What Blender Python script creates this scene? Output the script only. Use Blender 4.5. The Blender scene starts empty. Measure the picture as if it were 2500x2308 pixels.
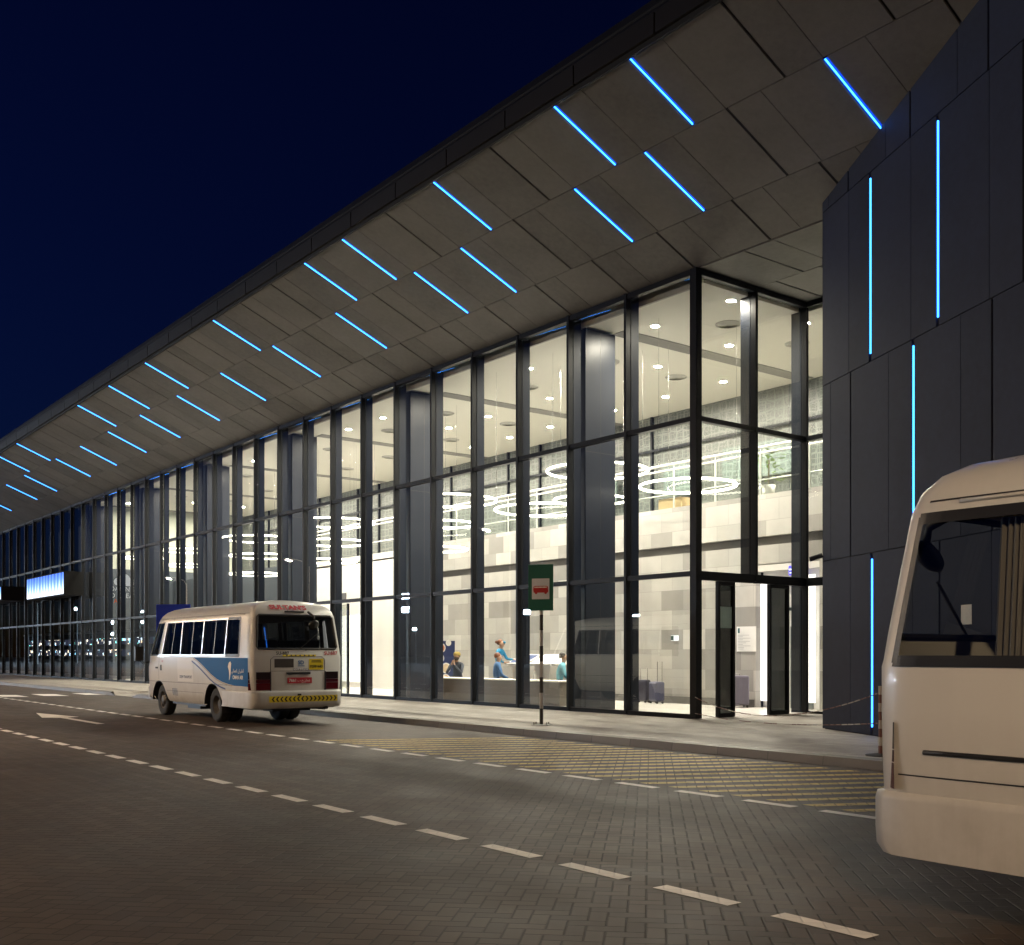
import bpy, bmesh, math, random
from mathutils import Vector, Matrix
random.seed(7)
S = bpy.context.scene
COL = S.collection
PI = math.pi
R = math.radians

# ------------------------------------------------------------------ mesh builder
class MB:
    def __init__(s):
        s.v = []; s.f = []; s.m = []
    def add(s, vs, fs, mi=0):
        b = len(s.v); s.v += [tuple(p) for p in vs]
        for f in fs: s.f.append(tuple(b + i for i in f)); s.m.append(mi)
        return s
    def box(s, x0, x1, y0, y1, z0, z1, mi=0, M=None):
        vs = [(x0,y0,z0),(x1,y0,z0),(x1,y1,z0),(x0,y1,z0),(x0,y0,z1),(x1,y0,z1),(x1,y1,z1),(x0,y1,z1)]
        if M is not None: vs = [M @ Vector(p) for p in vs]
        return s.add(vs, [(0,3,2,1),(4,5,6,7),(0,1,5,4),(1,2,6,5),(2,3,7,6),(3,0,4,7)], mi)
    def poly(s, pts, mi=0):
        return s.add(pts, [tuple(range(len(pts)))], mi)
    def prism(s, pts, d, mi=0):
        """closed outline pts (3-D, planar) pushed along d"""
        n = len(pts); d = Vector(d)
        vs = [Vector(p) for p in pts] + [Vector(p) + d for p in pts]
        fs = [tuple(range(n))[::-1], tuple(range(n, 2*n))] + [(i, (i+1) % n, n+(i+1) % n, n+i) for i in range(n)]
        return s.add(vs, fs, mi)
    def cyl(s, p0, p1, r0, r1=None, n=16, caps=True, mi=0):
        r1 = r0 if r1 is None else r1
        p0, p1 = Vector(p0), Vector(p1); a = (p1-p0).normalized()
        u = a.orthogonal().normalized(); w = a.cross(u)
        vs = []
        for p, r in ((p0, r0), (p1, r1)):
            for i in range(n):
                t = 2*PI*i/n; vs.append(p + r*(math.cos(t)*u + math.sin(t)*w))
        fs = [(i, (i+1) % n, n+(i+1) % n, n+i) for i in range(n)]
        if caps: fs += [tuple(range(n))[::-1], tuple(range(n, 2*n))]
        return s.add(vs, fs, mi)
    def tube(s, pts, r, n=8, mi=0, closed=False):
        pts = [Vector(p) for p in pts]; k = len(pts); vs = []; fs = []
        u = None
        for i, p in enumerate(pts):
            a = pts[(i+1) % k] - pts[i-1] if closed else pts[min(i+1, k-1)] - pts[max(i-1, 0)]
            a.normalize()
            u = a.orthogonal() if u is None else (u - a*u.dot(a))
            u.normalize(); w = a.cross(u)
            for j in range(n):
                t = 2*PI*j/n; vs.append(p + r*(math.cos(t)*u + math.sin(t)*w))
        for i in range(k if closed else k-1):
            for j in range(n):
                a0 = i*n; b0 = ((i+1) % k)*n
                fs.append((a0+j, a0+(j+1) % n, b0+(j+1) % n, b0+j))
        if not closed: fs += [tuple(range(n))[::-1], tuple((k-1)*n+j for j in range(n))]
        return s.add(vs, fs, mi)
    def lathe(s, prof, c=(0,0,0), axis=(0,0,1), n=24, mi=0):
        a = Vector(axis).normalized(); u = a.orthogonal().normalized(); w = a.cross(u); c = Vector(c)
        vs = []; k = len(prof)
        for r, h in prof:
            for i in range(n):
                t = 2*PI*i/n; vs.append(c + a*h + r*(math.cos(t)*u + math.sin(t)*w))
        fs = [(i*n+j, i*n+(j+1) % n, (i+1)*n+(j+1) % n, (i+1)*n+j) for i in range(k-1) for j in range(n)]
        return s.add(vs, fs, mi)
    def text(s, body, size, o, right, up, mi=0, align='CENTER', bold=0.0, squash=1.0):
        c = bpy.data.curves.new('lettering', 'FONT'); c.body = body; c.size = size; c.align_x = align; c.align_y = 'CENTER'
        c.offset = bold; c.resolution_u = 3
        ob = bpy.data.objects.new('lettering', c); COL.objects.link(ob)
        me = bpy.data.meshes.new_from_object(ob.evaluated_get(bpy.context.evaluated_depsgraph_get()))
        o = Vector(o); right = Vector(right).normalized(); up = Vector(up).normalized()
        s.add([o + right*p.co.x*squash + up*p.co.y for p in me.vertices], [tuple(q.vertices) for q in me.polygons], mi)
        bpy.data.objects.remove(ob); bpy.data.meshes.remove(me); bpy.data.curves.remove(c)
        return s
    def build(s, name, mats, parent=None, smooth=False, bevel=0, loc=None, merge=False):
        me = bpy.data.meshes.new(name); me.from_pydata(s.v, [], s.f); me.update()
        ms = mats if isinstance(mats, (list, tuple)) else [mats]
        for m in ms: me.materials.append(m)
        for p, mi in zip(me.polygons, s.m): p.material_index = mi
        if merge:
            bm = bmesh.new(); bm.from_mesh(me); bmesh.ops.remove_doubles(bm, verts=bm.verts, dist=1e-4)
            bmesh.ops.dissolve_degenerate(bm, edges=bm.edges, dist=1e-5)
            bmesh.ops.recalc_face_normals(bm, faces=bm.faces); bm.to_mesh(me); bm.free()
        if smooth:
            for p in me.polygons: p.use_smooth = True
        o = bpy.data.objects.new(name, me); COL.objects.link(o)
        if parent is not None: o.parent = parent
        if loc is not None: o.location = loc
        if bevel:
            b = o.modifiers.new('bevel', 'BEVEL'); b.width = bevel; b.segments = 2; b.limit_method = 'ANGLE'
        return o

def tag(o, label=None, cat=None, group=None, kind=None):
    if label: o['label'] = label
    if cat: o['category'] = cat
    if group: o['group'] = group
    if kind: o['kind'] = kind
    return o
def thing(name, label, cat, loc=(0,0,0), rz=0, group=None):
    o = bpy.data.objects.new(name, None); COL.objects.link(o); o.empty_display_size = .2
    o.location = loc; o.rotation_euler = (0,0,rz)
    return tag(o, label, cat, group)
def copy_tree(o, parent=None):
    c = o.copy(); COL.objects.link(c); c.parent = parent
    for ch in list(o.children): copy_tree(ch, c)
    return c

# ------------------------------------------------------------------ materials
class NT:
    def __init__(s, name):
        s.mat = bpy.data.materials.new(name); s.mat.use_nodes = True
        s.t = s.mat.node_tree; s.n = s.t.nodes; s.n.clear()
        s.out = s.n.new('ShaderNodeOutputMaterial')
    def node(s, ty, **kw):
        x = s.n.new(ty)
        for k, v in kw.items(): setattr(x, k, v)
        return x
    def link(s, a, b): s.t.links.new(a, b)
    def inp(s, sock, v):
        if hasattr(v, 'is_output') or isinstance(v, bpy.types.NodeSocket): s.link(v, sock)
        else: sock.default_value = v
    def math(s, op, a, b=None, c=None):
        x = s.node('ShaderNodeMath', operation=op)
        s.inp(x.inputs[0], a)
        if b is not None: s.inp(x.inputs[1], b)
        if c is not None: s.inp(x.inputs[2], c)
        return x.outputs[0]
    def mix(s, f, a, b):
        x = s.node('ShaderNodeMix', data_type='RGBA')
        s.inp(x.inputs['Factor'], f); s.inp(x.inputs[6], a); s.inp(x.inputs[7], b)
        return x.outputs[2]
    def coords(s): return s.node('ShaderNodeTexCoord').outputs['Object']
    def noise(s, scale, detail=4, rough=.55, vec=None):
        x = s.node('ShaderNodeTexNoise'); x.inputs['Scale'].default_value = scale
        x.inputs['Detail'].default_value = detail; x.inputs['Roughness'].default_value = rough
        s.link(vec if vec is not None else s.coords(), x.inputs['Vector'])
        return x.outputs['Fac']
    def ramp(s, f, stops):
        x = s.node('ShaderNodeValToRGB'); s.link(f, x.inputs[0])
        e = x.color_ramp.elements
        while len(e) < len(stops): e.new(.5)
        for q, (p, c) in zip(e, stops): q.position = p; q.color = c if len(c) == 4 else (*c, 1)
        return x.outputs[0]
    def bsdf(s, base, rough=.5, metal=0, spec=.5, normal=None, coat=0):
        x = s.node('ShaderNodeBsdfPrincipled')
        s.inp(x.inputs['Base Color'], base if not isinstance(base, tuple) else (*base[:3], 1))
        s.inp(x.inputs['Roughness'], rough); s.inp(x.inputs['Metallic'], metal); x.inputs['Specular IOR Level'].default_value = spec
        x.inputs['Coat Weight'].default_value = coat
        if normal is not None: s.link(normal, x.inputs['Normal'])
        return x
    def bump(s, h, strength=.3, dist=.01):
        x = s.node('ShaderNodeBump'); x.inputs['Strength'].default_value = strength; x.inputs['Distance'].default_value = dist
        s.link(h, x.inputs['Height']); return x.outputs[0]
    def done(s, sh):
        s.link(sh.outputs[0] if hasattr(sh, 'outputs') else sh, s.out.inputs['Surface']); return s.mat

def plain(name, c, rough=.5, metal=0, spec=.5, vary=.12, scale=3, coat=0):
    t = NT(name)
    n = t.noise(scale, 5)
    col = t.mix(n, (*[k*(1-vary) for k in c], 1), (*[min(1, k*(1+vary)) for k in c], 1))
    r = t.math('MULTIPLY_ADD', n, .16, max(0, rough-.08))
    return t.done(t.bsdf(col, r, metal, spec, coat=coat))
def emit(name, c, k):
    t = NT(name); e = t.node('ShaderNodeEmission'); e.inputs[0].default_value = (*c, 1); e.inputs[1].default_value = k
    return t.done(e)

def herringbone(t, vec, w=.105):
    """returns (mortar mask 0..1 , random per block)"""
    sx = t.node('ShaderNodeSeparateXYZ'); t.link(vec, sx.inputs[0])
    x = t.math('DIVIDE', sx.outputs[0], w); y = t.math('DIVIDE', sx.outputs[1], w)
    i = t.math('FLOOR', x); j = t.math('FLOOR', y)
    u = t.math('SUBTRACT', x, i); v = t.math('SUBTRACT', y, j)
    m = t.math('FLOORED_MODULO', t.math('ADD', t.math('SUBTRACT', i, j), .01), 4.0)
    m = t.math('FLOOR', m)
    is_ = [t.math('COMPARE', m, float(k), .1) for k in range(4)]
    dl = t.math('ADD', u, t.math('MULTIPLY', is_[1], 9))
    dr = t.math('ADD', t.math('SUBTRACT', 1, u), t.math('MULTIPLY', is_[0], 9))
    db = t.math('ADD', v, t.math('MULTIPLY', is_[2], 9))
    dt = t.math('ADD', t.math('SUBTRACT', 1, v), t.math('MULTIPLY', is_[3], 9))
    d = t.math('MINIMUM', t.math('MINIMUM', dl, dr), t.math('MINIMUM', db, dt))
    cx = t.node('ShaderNodeCombineXYZ')
    t.link(t.math('SUBTRACT', i, is_[1]), cx.inputs[0]); t.link(t.math('SUBTRACT', j, is_[2]), cx.inputs[1])
    wn = t.node('ShaderNodeTexWhiteNoise', noise_dimensions='2D'); t.link(cx.outputs[0], wn.inputs['Vector'])
    mp = t.node('ShaderNodeMapRange'); mp.inputs['From Min'].default_value = .02; mp.inputs['From Max'].default_value = .075
    t.link(d, mp.inputs['Value'])
    return mp.outputs[0], wn.outputs['Value']
def rotvec(t, ang):
    mp = t.node('ShaderNodeMapping'); mp.inputs['Rotation'].default_value = (0,0,ang); t.link(t.coords(), mp.inputs['Vector']); return mp.outputs[0]

def paver_mat(name, c0, c1, gap, ang, wear=None):
    t = NT(name)
    face, rnd = herringbone(t, rotvec(t, ang))
    big = t.noise(.16, 3); mid = t.noise(1.6, 5); fine = t.noise(70, 3)
    rn = t.math('ADD', t.math('MULTIPLY', rnd, .75), t.math('MULTIPLY', mid, .4))
    col = t.mix(rn, (*c0, 1), (*c1, 1))
    col = t.mix(t.math('MULTIPLY', t.ramp(big, [(.35, (0,0,0)), (.7, (1,1,1))]), .45), col, (*[k*.6 for k in c0], 1))
    st = t.node('ShaderNodeMapping'); st.inputs['Scale'].default_value = (.05,1.1,1); t.link(t.coords(), st.inputs['Vector'])
    tr_ = t.noise(1.0, 4, .6, st.outputs[0]); oil = t.ramp(t.noise(.55, 5, .6), [(.60, (0,0,0)), (.74, (1,1,1))])
    col = t.mix(t.math('MULTIPLY', t.ramp(tr_, [(.42, (0,0,0)), (.66, (1,1,1))]), .42), col, (.032,.029,.027,1))
    col = t.mix(t.math('MULTIPLY', oil, .45), col, (.026,.023,.021,1))
    sp = t.ramp(fine, [(.66, (0,0,0)), (.8, (1,1,1))])
    col = t.mix(t.math('MULTIPLY', sp, .35), col, (*[min(1, k*2.2) for k in c1], 1))
    h = t.math('ADD', t.math('MULTIPLY', face, 1.0), t.math('ADD', t.math('MULTIPLY', fine, .12), t.math('MULTIPLY', rnd, .25)))
    if wear is None:
        col = t.mix(face, (*gap, 1), col)
        return t.done(t.bsdf(col, t.math('MULTIPLY_ADD', mid, .3, .5), spec=.35, normal=t.bump(h, .7, .006)))
    # paint worn off the joints and in patches
    worn = t.math('MULTIPLY', t.math('MULTIPLY_ADD', face, .12 if wear[3] < .4 else .75, .88 if wear[3] < .4 else .25), t.ramp(t.noise(wear[1], 6, .65), [(wear[2], (0,0,0)), (wear[3], (1,1,1))]))
    pc = t.mix(rnd, (*[k*.85 for k in wear[0]], 1), (*wear[0], 1))
    b = t.bsdf(pc, .55, spec=.3, normal=t.bump(h, .5, .004))
    tr = t.node('ShaderNodeBsdfTransparent'); ms = t.node('ShaderNodeMixShader')
    t.link(worn, ms.inputs[0]); t.link(tr.outputs[0], ms.inputs[1]); t.link(b.outputs[0], ms.inputs[2])
    return t.done(ms)

def brick_mat(name, c0, c1, gap, bw, bh, axes='XY', off=.5, mortar=.004, rough=.5, ang=0, contrast=1.0, bumpk=.25):
    t = NT(name); sx = t.node('ShaderNodeSeparateXYZ'); t.link(rotvec(t, ang), sx.inputs[0])
    cx = t.node('ShaderNodeCombineXYZ')
    t.link(sx.outputs['XYZ'.index(axes[0])], cx.inputs[0]); t.link(sx.outputs['XYZ'.index(axes[1])], cx.inputs[1])
    b = t.node('ShaderNodeTexBrick'); b.offset = off; t.link(cx.outputs[0], b.inputs['Vector'])
    b.inputs['Scale'].default_value = 1; b.inputs['Brick Width'].default_value = bw; b.inputs['Row Height'].default_value = bh
    b.inputs['Mortar Size'].default_value = mortar; b.inputs['Mortar Smooth'].default_value = .1
    b.inputs['Color1'].default_value = (*c0, 1); b.inputs['Color2'].default_value = (*c1, 1); b.inputs['Mortar'].default_value = (*gap, 1)
    n = t.noise(2.2, 6); n2 = t.noise(30, 4)
    k = t.mix(n, (.82,.82,.82,1), (1.1,1.1,1.1,1)); m = t.node('ShaderNodeMix', data_type='RGBA', blend_type='MULTIPLY')
    m.inputs['Factor'].default_value = 1; t.link(b.outputs['Color'], m.inputs[6]); t.link(k, m.inputs[7])
    h = t.math('ADD', t.math('SUBTRACT', 1, b.outputs['Fac']), t.math('MULTIPLY', n2, .15))
    return t.done(t.bsdf(m.outputs[2], t.math('MULTIPLY_ADD', n2, .2, rough-.1), normal=t.bump(h, bumpk, .006)))

def concrete(name, c, rough=.7):
    t = NT(name)
    a = t.noise(.7, 6, .6); b = t.noise(9, 6, .65); f = t.noise(60, 3)
    v = t.math('ADD', t.math('MULTIPLY', a, .6), t.math('MULTIPLY', b, .4))
    gi = t.node('ShaderNodeNewGeometry').outputs['Random Per Island']
    v = t.math('ADD', v, t.math('MULTIPLY_ADD', gi, .22, -.11))
    col = t.ramp(v, [(.3, tuple(k*.72 for k in c)), (.52, c), (.72, tuple(k*1.2 for k in c))])
    return t.done(t.bsdf(col, rough, spec=.3, normal=t.bump(t.math('ADD', b, t.math('MULTIPLY', f, .3)), .12, .004)))

def glass_mat(name, tint, boost=1.6, base=.02, rough=0.0):
    t = NT(name)
    ge = t.node('ShaderNodeNewGeometry'); dp = t.node('ShaderNodeVectorMath', operation='DOT_PRODUCT')
    t.link(ge.outputs['Normal'], dp.inputs[0]); t.link(ge.outputs['Incoming'], dp.inputs[1])
    k = t.math('SUBTRACT', 1.0, t.math('ABSOLUTE', dp.outputs['Value']))         # Schlick, both faces of the pane
    f = t.math('MULTIPLY_ADD', t.math('POWER', k, 5.0), .96, .04)
    f = t.math('MINIMUM', t.math('MULTIPLY_ADD', f, boost, base), 1.0)
    tr = t.node('ShaderNodeBsdfTransparent'); tr.inputs[0].default_value = (*tint, 1)
    gl = t.node('ShaderNodeBsdfGlossy'); gl.inputs['Roughness'].default_value = rough; gl.inputs[0].default_value = (1,1,1,1)
    ms = t.node('ShaderNodeMixShader'); t.link(f, ms.inputs[0]); t.link(tr.outputs[0], ms.inputs[1]); t.link(gl.outputs[0], ms.inputs[2])
    return t.done(ms)

def lattice_mat(name, dark, light, scale, axes='XZ'):
    t = NT(name); sx = t.node('ShaderNodeSeparateXYZ'); t.link(t.coords(), sx.inputs[0]); cx = t.node('ShaderNodeCombineXYZ')
    t.link(sx.outputs['XYZ'.index(axes[0])], cx.inputs[0]); t.link(sx.outputs['XYZ'.index(axes[1])], cx.inputs[1])
    outs = []
    for sc, rnd in ((scale, .3), (scale*2.1, .4)):
        v = t.node('ShaderNodeTexVoronoi', feature='DISTANCE_TO_EDGE'); v.inputs['Scale'].default_value = sc; v.inputs['Randomness'].default_value = rnd
        t.link(cx.outputs[0], v.inputs['Vector']); outs.append(v.outputs['Distance'])
    e = t.math('MINIMUM', outs[0], t.math('MULTIPLY', outs[1], 1.3))
    f = t.ramp(e, [(.05, (1,1,1)), (.11, (0,0,0))])
    big = t.noise(.5, 2)
    col = t.mix(f, (*dark, 1), (*light, 1)); col = t.mix(t.math('MULTIPLY', big, .4), col, (*dark, 1))
    return t.done(t.bsdf(col, .5))

M = {}
M['paver'] = paver_mat('road pavers', (.055,.040,.031), (.114,.083,.066), (.028,.022,.018), R(45))
M['yellow'] = paver_mat('worn yellow paint', (.1,.1,.1), (.1,.1,.1), (0,0,0), R(45), wear=((.66,.47,.12), 7, .26, .46))
M['white_paint'] = paver_mat('white road paint', (.1,.1,.1), (.1,.1,.1), (0,0,0), R(45), wear=((.88,.84,.79), 12, .10, .27))
M['pavement'] = brick_mat('pavement slabs', (.30,.27,.24), (.40,.37,.33), (.10,.09,.08), .42, .21, rough=.6)
M['kerb'] = brick_mat('kerb stones', (.11,.10,.09), (.15,.14,.125), (.07,.065,.06), .9, 3, off=0, mortar=.008)
M['soffit'] = concrete('soffit panels', (.165,.160,.153))
M['clad'] = concrete('stone cladding', (.024,.030,.056))
M['backing'] = plain('black cavity', (.012,.012,.014), .8)
M['fascia'] = plain('fascia metal', (.022,.020,.023), .6, .1, spec=.2)
M['coping'] = plain('coping metal', (.03,.03,.032), .5, .4)
M['frame'] = plain('dark aluminium', (.008,.009,.012), .42, 0, spec=.12, vary=.2)
M['fin'] = plain('grey fin metal', (.012,.016,.026), .45, 0, spec=.15)
M['column'] = plain('column steel cladding', (.013,.017,.027), .4, 0, spec=.22, vary=.08, scale=.8)
M['glass'] = glass_mat('facade glass', (.92,.945,.91), 1.9, .02)
M['clear'] = glass_mat('balustrade glass', (.90,.95,.93), 1.0, .0)
M['ceiling'] = plain('ceiling plaster', (.80,.775,.70), .8, vary=.02)
M['slot'] = plain('ceiling slot', (.16,.155,.145), .7)
M['white'] = plain('white plaster', (.82,.80,.77), .7, vary=.03)
M['grey_wall'] = plain('grey partition', (.045,.055,.068), .6)
M['floor'] = brick_mat('polished floor', (.66,.64,.60), (.72,.70,.66), (.45,.43,.40), 1.2, 1.2, off=0, mortar=.003, rough=.22, bumpk=.02)
M['tile'] = brick_mat('stone wall tiles', (.27,.26,.245), (.58,.565,.535), (.25,.24,.23), .78, .52, axes='XZ', rough=.5, mortar=.003, bumpk=.08)
M['lattice'] = lattice_mat('lattice screen', (.045,.05,.048), (.115,.125,.115), 3.4)
M['lattice2'] = lattice_mat('pale lattice', (.05,.068,.064), (.15,.19,.18), 4.2)
M['chrome'] = plain('brushed steel', (.62,.61,.59), .25, .95, vary=.05)
M['led'] = emit('blue led', (.035,.27,1.0), 7.5)
M['halo_strip'] = plain('blue led channel', (.005,.12,.75), .7)  # saturated blue stands in for the halo around each light line
M['ring'] = emit('ring led', (1,.93,.80), 16)
M['down'] = emit('downlight lens', (1,.91,.76), 3400)
M['lamp'] = emit('street lamp lens', (1,.70,.42), 5600)
M['flood'] = emit('floodlight lens', (.62,.80,1.0), 2200)
M['lit'] = emit('glowing panel', (1,.95,.88), 2.2)
M['black'] = plain('black plastic', (.018,.018,.02), .5)
M['pole'] = plain('galvanised pole', (.32,.33,.34), .45, .6)

# ------------------------------------------------------------------ setting: ground
def struct(o): o['kind'] = 'structure'; return o
g = MB(); g.poly([(-420,-320,-.012),(260,-320,-.012),(260,300,-.012),(-420,300,-.012)])
struct(g.build('ground', plain('far asphalt', (.05,.047,.045), .8, vary=.3, scale=.4)))
g = MB(); g.poly([(-120,-19,0),(60,-19,0),(60,-4.45,0),(-120,-4.45,0)])
struct(g.build('road', M['paver']))
# pavement with a kerb and one dropped stretch for the crossing
KY = -4.45
pv = MB()
def slab(x0, x1): pv.poly([(x0,KY+.13,.13),(x1,KY+.13,.13),(x1,3.49,.13),(x0,3.49,.13)])
slab(-120,-23.2); slab(-20.3, 12)
pv.poly([(-23.2,-3.1,.13),(-20.3,-3.1,.13),(-20.3,3.49,.13),(-23.2,3.49,.13)])
pv.poly([(-22.6,KY,.02),(-20.9,KY,.02),(-20.9,-3.1,.13),(-22.6,-3.1,.13)])
pv.poly([(-23.2,KY+.13,.13),(-22.6,KY,.02),(-22.6,-3.1,.13),(-23.2,-3.1,.13)])
pv.poly([(-20.9,KY,.02),(-20.3,KY+.13,.13),(-20.3,-3.1,.13),(-20.9,-3.1,.13)])
struct(pv.build('pavement', M['pavement']))
kb = MB()
for x0, x1, c0, c1 in ((-120,-23.2,0,.6),(-20.3,14,.6,0)):
    kb.add([(x0,KY,-.01),(x1,KY,-.01),(x1,KY+.02,.115),(x1,KY+.13,.134),(x1,KY+.13,0),(x0,KY+.02,.115),(x0,KY+.13,.134),(x0,KY+.13,0)],
           [(0,1,2,5),(5,2,3,6),(0,5,6,7),(1,4,3,2)])
kb.add([(-23.2,KY,0),(-22.6,KY,0),(-22.6,KY,.02),(-23.2,KY+.02,.115)], [(0,1,2,3)])
kb.add([(-20.9,KY,0),(-20.3,KY,0),(-20.3,KY+.02,.115),(-20.9,KY,.02)], [(0,1,2,3)])
struct(kb.build('kerb', M['kerb']))
def dashes(name, Y, x0, x1, pitch=.908, ln=.6, w=.125):
    b = MB(); x = x0
    while x < x1:
        b.poly([(x,Y-w/2,.004),(x+ln,Y-w/2,.004),(x+ln,Y+w/2,.004),(x,Y+w/2,.004)]); x += pitch
    return struct(b.build(name, M['white_paint']))
dashes('lane_line', -11.4, 9.27-.908*90, 14.5)
dashes('lane_line', -7.9, 7.0-.908*60, 14.5)
b = MB()
b.poly([(-12.9,-9.38,.004),(-10.75,-9.78,.004),(-10.45,-9.47,.004),(-7.75,-9.47,.004),(-7.75,-9.31,.004),(-10.45,-9.31,.004),(-10.6,-9.02,.004)][::1])
struct(b.build('arrow_marking', M['white_paint']))
b = MB()
for y0 in (-4.95, -6.35, -7.65):
    b.poly([(-26.0,y0,.004),(-24.0,y0-.06,.004),(-23.4,y0+.62,.004),(-25.3,y0+.68,.004)])
struct(b.build('crossing_marking', M['white_paint']))
b = MB()
x = -3.0
while x < 12.5:                       # slanted yellow bars between the lane line and the kerb
    y0, y1, sk, w = -7.72, -4.75, 1.55, .17
    pts = [(x,y0),(x+w,y0),(x+w+sk,y1),(x+sk,y1)]
    lo = -1.5 + 0.0
    if x > -1.6: b.poly([(px,py,.004) for px, py in pts])
    x += .44
struct(b.build('hatched_marking', M['yellow']))

# ------------------------------------------------------------------ terminal building
TB = thing('terminal_building', 'long glass fronted terminal hall with a wide sloping soffit and blue light lines', 'building')
MOD = 1.9
mx = lambda k: -.06 - MOD*k
ZT, Z1, Z2 = 9.22, 6.2, 3.07
NM = 37
# frame ------------------------------------------------------------
for k in range(1, NM):
    x = mx(k)
    m = MB(); m.box(x-.035, x+.035, -.10, .03, .14, ZT)
    mo = m.build('mullion', M['frame'], TB)
    f = MB(); f.box(x-.03, x+.03, .06, .29, .14, ZT-.02); f.build('fin', M['fin'], mo)
xe = mx(NM-1)-.5
segs = lambda z, h: None
for z, h in ((.17,.05), (Z2,.05), (Z1,.05), (9.16,.055)):
    m = MB()
    for k in range(0, NM-1):
        xa, xb = mx(k+1)+.036, mx(k)-.036
        if k == 0: xb = -.09
        if abs(z-.17) < .01 and k == 8: continue
        m.box(xa, xb, -.075, .05, z-h, z+h)
    m.build('transom', M['frame'], TB)
m = MB(); m.box(-.085, .085, -.085, .085, .14, ZT-.002); m.build('corner_post', M['frame'], TB)
# glass one bay at a time
for k in range(NM-1):
    xa, xb = mx(k+1)+.034, (mx(k)-.034 if k else -.087)
    m = MB()
    for z0, z1 in ((.225, Z2-.052), (Z2+.052, Z1-.052), (Z1+.052, 9.10)):
        if k == 8 and z0 < 1: continue
        m.poly([(xa,0,z0),(xb,0,z0),(xb,0,z1),(xa,0,z1)])
    m.build('window', M['glass'], TB)
# door leaves of the main entrance, slid open
for x0 in (mx(8)-.02,):
    m = MB(); m.box(x0, x0+.75, .10, .13, .16, 2.98)
    d = m.build('door_leaf', M['glass'], TB)
    m = MB()
    for a, c in ((x0-.03, x0+.04), (x0+.72, x0+.79)): m.box(a, c, .085, .145, .15, 3.0)
    m.build('door_frame', M['frame'], d)
# return glazing along X = 0 and the back of the recess
for y in (1.78, 3.5):
    m = MB(); m.box(-.04, .09, y-.04, y+.04, .14 if y > 3 else 2.98, ZT-.003)
    mo = m.build('mullion', M['frame'], TB)
    f = MB(); f.box(-.32, -.06, y-.035, y+.035, (.14 if y > 3 else 3.12), ZT-.02); f.build('fin', M['fin'], mo)
for z, h in ((3.03,.09), (Z1,.05), (9.16,.055)):
    for q in ((-.05, .075, .087, 1.738), (-.05, .075, 1.822, 3.458), (.092, 3.4, 3.45, 3.56)):
        m = MB(); m.box(*q, z-h, z+h); m.build('transom', M['frame'], TB)
m = MB()
for z0, z1 in ((3.122, Z1-.052), (Z1+.052, 9.10)):
    for y0, y1 in ((.087, 1.738), (1.822, 3.458)): m.poly([(0,y0,z0),(0,y1,z0),(0,y1,z1),(0,y0,z1)])
for y0, y1 in ((.087, .60), (2.95, 3.458)): m.poly([(0,y0,.18),(0,y1,.18),(0,y1,2.93),(0,y0,2.93)])
m.build('window', M['glass'], TB)
m = MB()
for z0, z1 in ((.18, 2.93), (3.122, Z1-.052), (Z1+.052, 9.10)): m.poly([(.1,3.5,z0),(3.4,3.5,z0),(3.4,3.5,z1),(.1,3.5,z1)])
m.build('window', M['glass'], TB)
m = MB(); m.box(.09, 3.4, 3.46, 3.55, .132, .18); m.build('transom', M['frame'], TB)
M['dark_glass'] = glass_mat('dark door glass', (.16,.17,.17), 1.4, .03)
for y0, y1 in ((.62, 1.14), (2.26, 2.92)):
    m = MB(); m.box(.0, .012, y0+.05, y1-.05, .2, 2.9); d = m.build('door_leaf', M['dark_glass'], TB)
    m = MB(); m.box(-.03,.05,y0,y0+.06,.135,2.935); m.box(-.03,.05,y1-.06,y1,.135,2.935); m.box(-.03,.05,y0+.062,y1-.062,.135,.22); m.box(-.03,.05,y0+.062,y1-.062,2.86,2.935)
    m.build('door_frame', M['frame'], d)
m = MB(); m.box(.0125, .016, .70, 1.07, 1.98, 2.42); m.build('door_sticker', plain('pale teal film', (.30,.42,.40), .5), TB)
# columns behind the glass
for k in range(0, 6):
    xl = -4.26 - 7.56*k
    m = MB(); m.box(xl, xl+.5, .36, 1.31, .13, 9.0)
    c = m.build('column', M['column'], TB, bevel=.01)
    m = MB(); m.box(xl+.5005, xl+.503, .83, .842, .13, 8.99); m.box(xl+.5005, xl+.503, .37, 1.30, 6.14, 6.155); m.build('joint', M['black'], c)
# ceiling ----------------------------------------------------------
m = MB(); m.box(-41.8, -.12, .36, 3.6, 9.05, 9.2); m.box(-41.8, 4.4, 3.601, 8.6, 9.05, 9.2); m.build('ceiling', M['ceiling'], TB)
m = MB(); m.box(-41.8, -.3, .30, .355, 9.0, 9.22); m.build('ceiling_edge', plain('ceiling edge', (.42,.41,.38), .7), TB)
for k in range(0, 6):
    xs = -3.9 - 7.56*k
    m = MB(); m.box(xs, xs+.48, 1.32, 8.5, 9.035, 9.052); m.build('ceiling_slot', M['slot'], TB)
def downlight(x, y):
    m = MB(); m.lathe([(.0,-.004),(.088,-.004)], (x,y,9.045), n=20)
    d = m.build('downlight', M['down'], TB)
    r = MB(); r.lathe([(.088,-.003),(.095,-.016),(.125,-.014),(.13,.004)], (x,y,9.047), n=20); r.build('trim', M['white'], d, smooth=True)
for y in (1.65, 4.22, 6.8):
    for x in (-.5, -2.78): downlight(x, y)
    for k in range(5):
        s0 = -3.65 - 7.56*k
        for o in (-1.57, -3.8, -6.05): downlight(s0+o, y)
M['vent'] = plain('vent enamel', (.46,.45,.42), .5)
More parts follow.
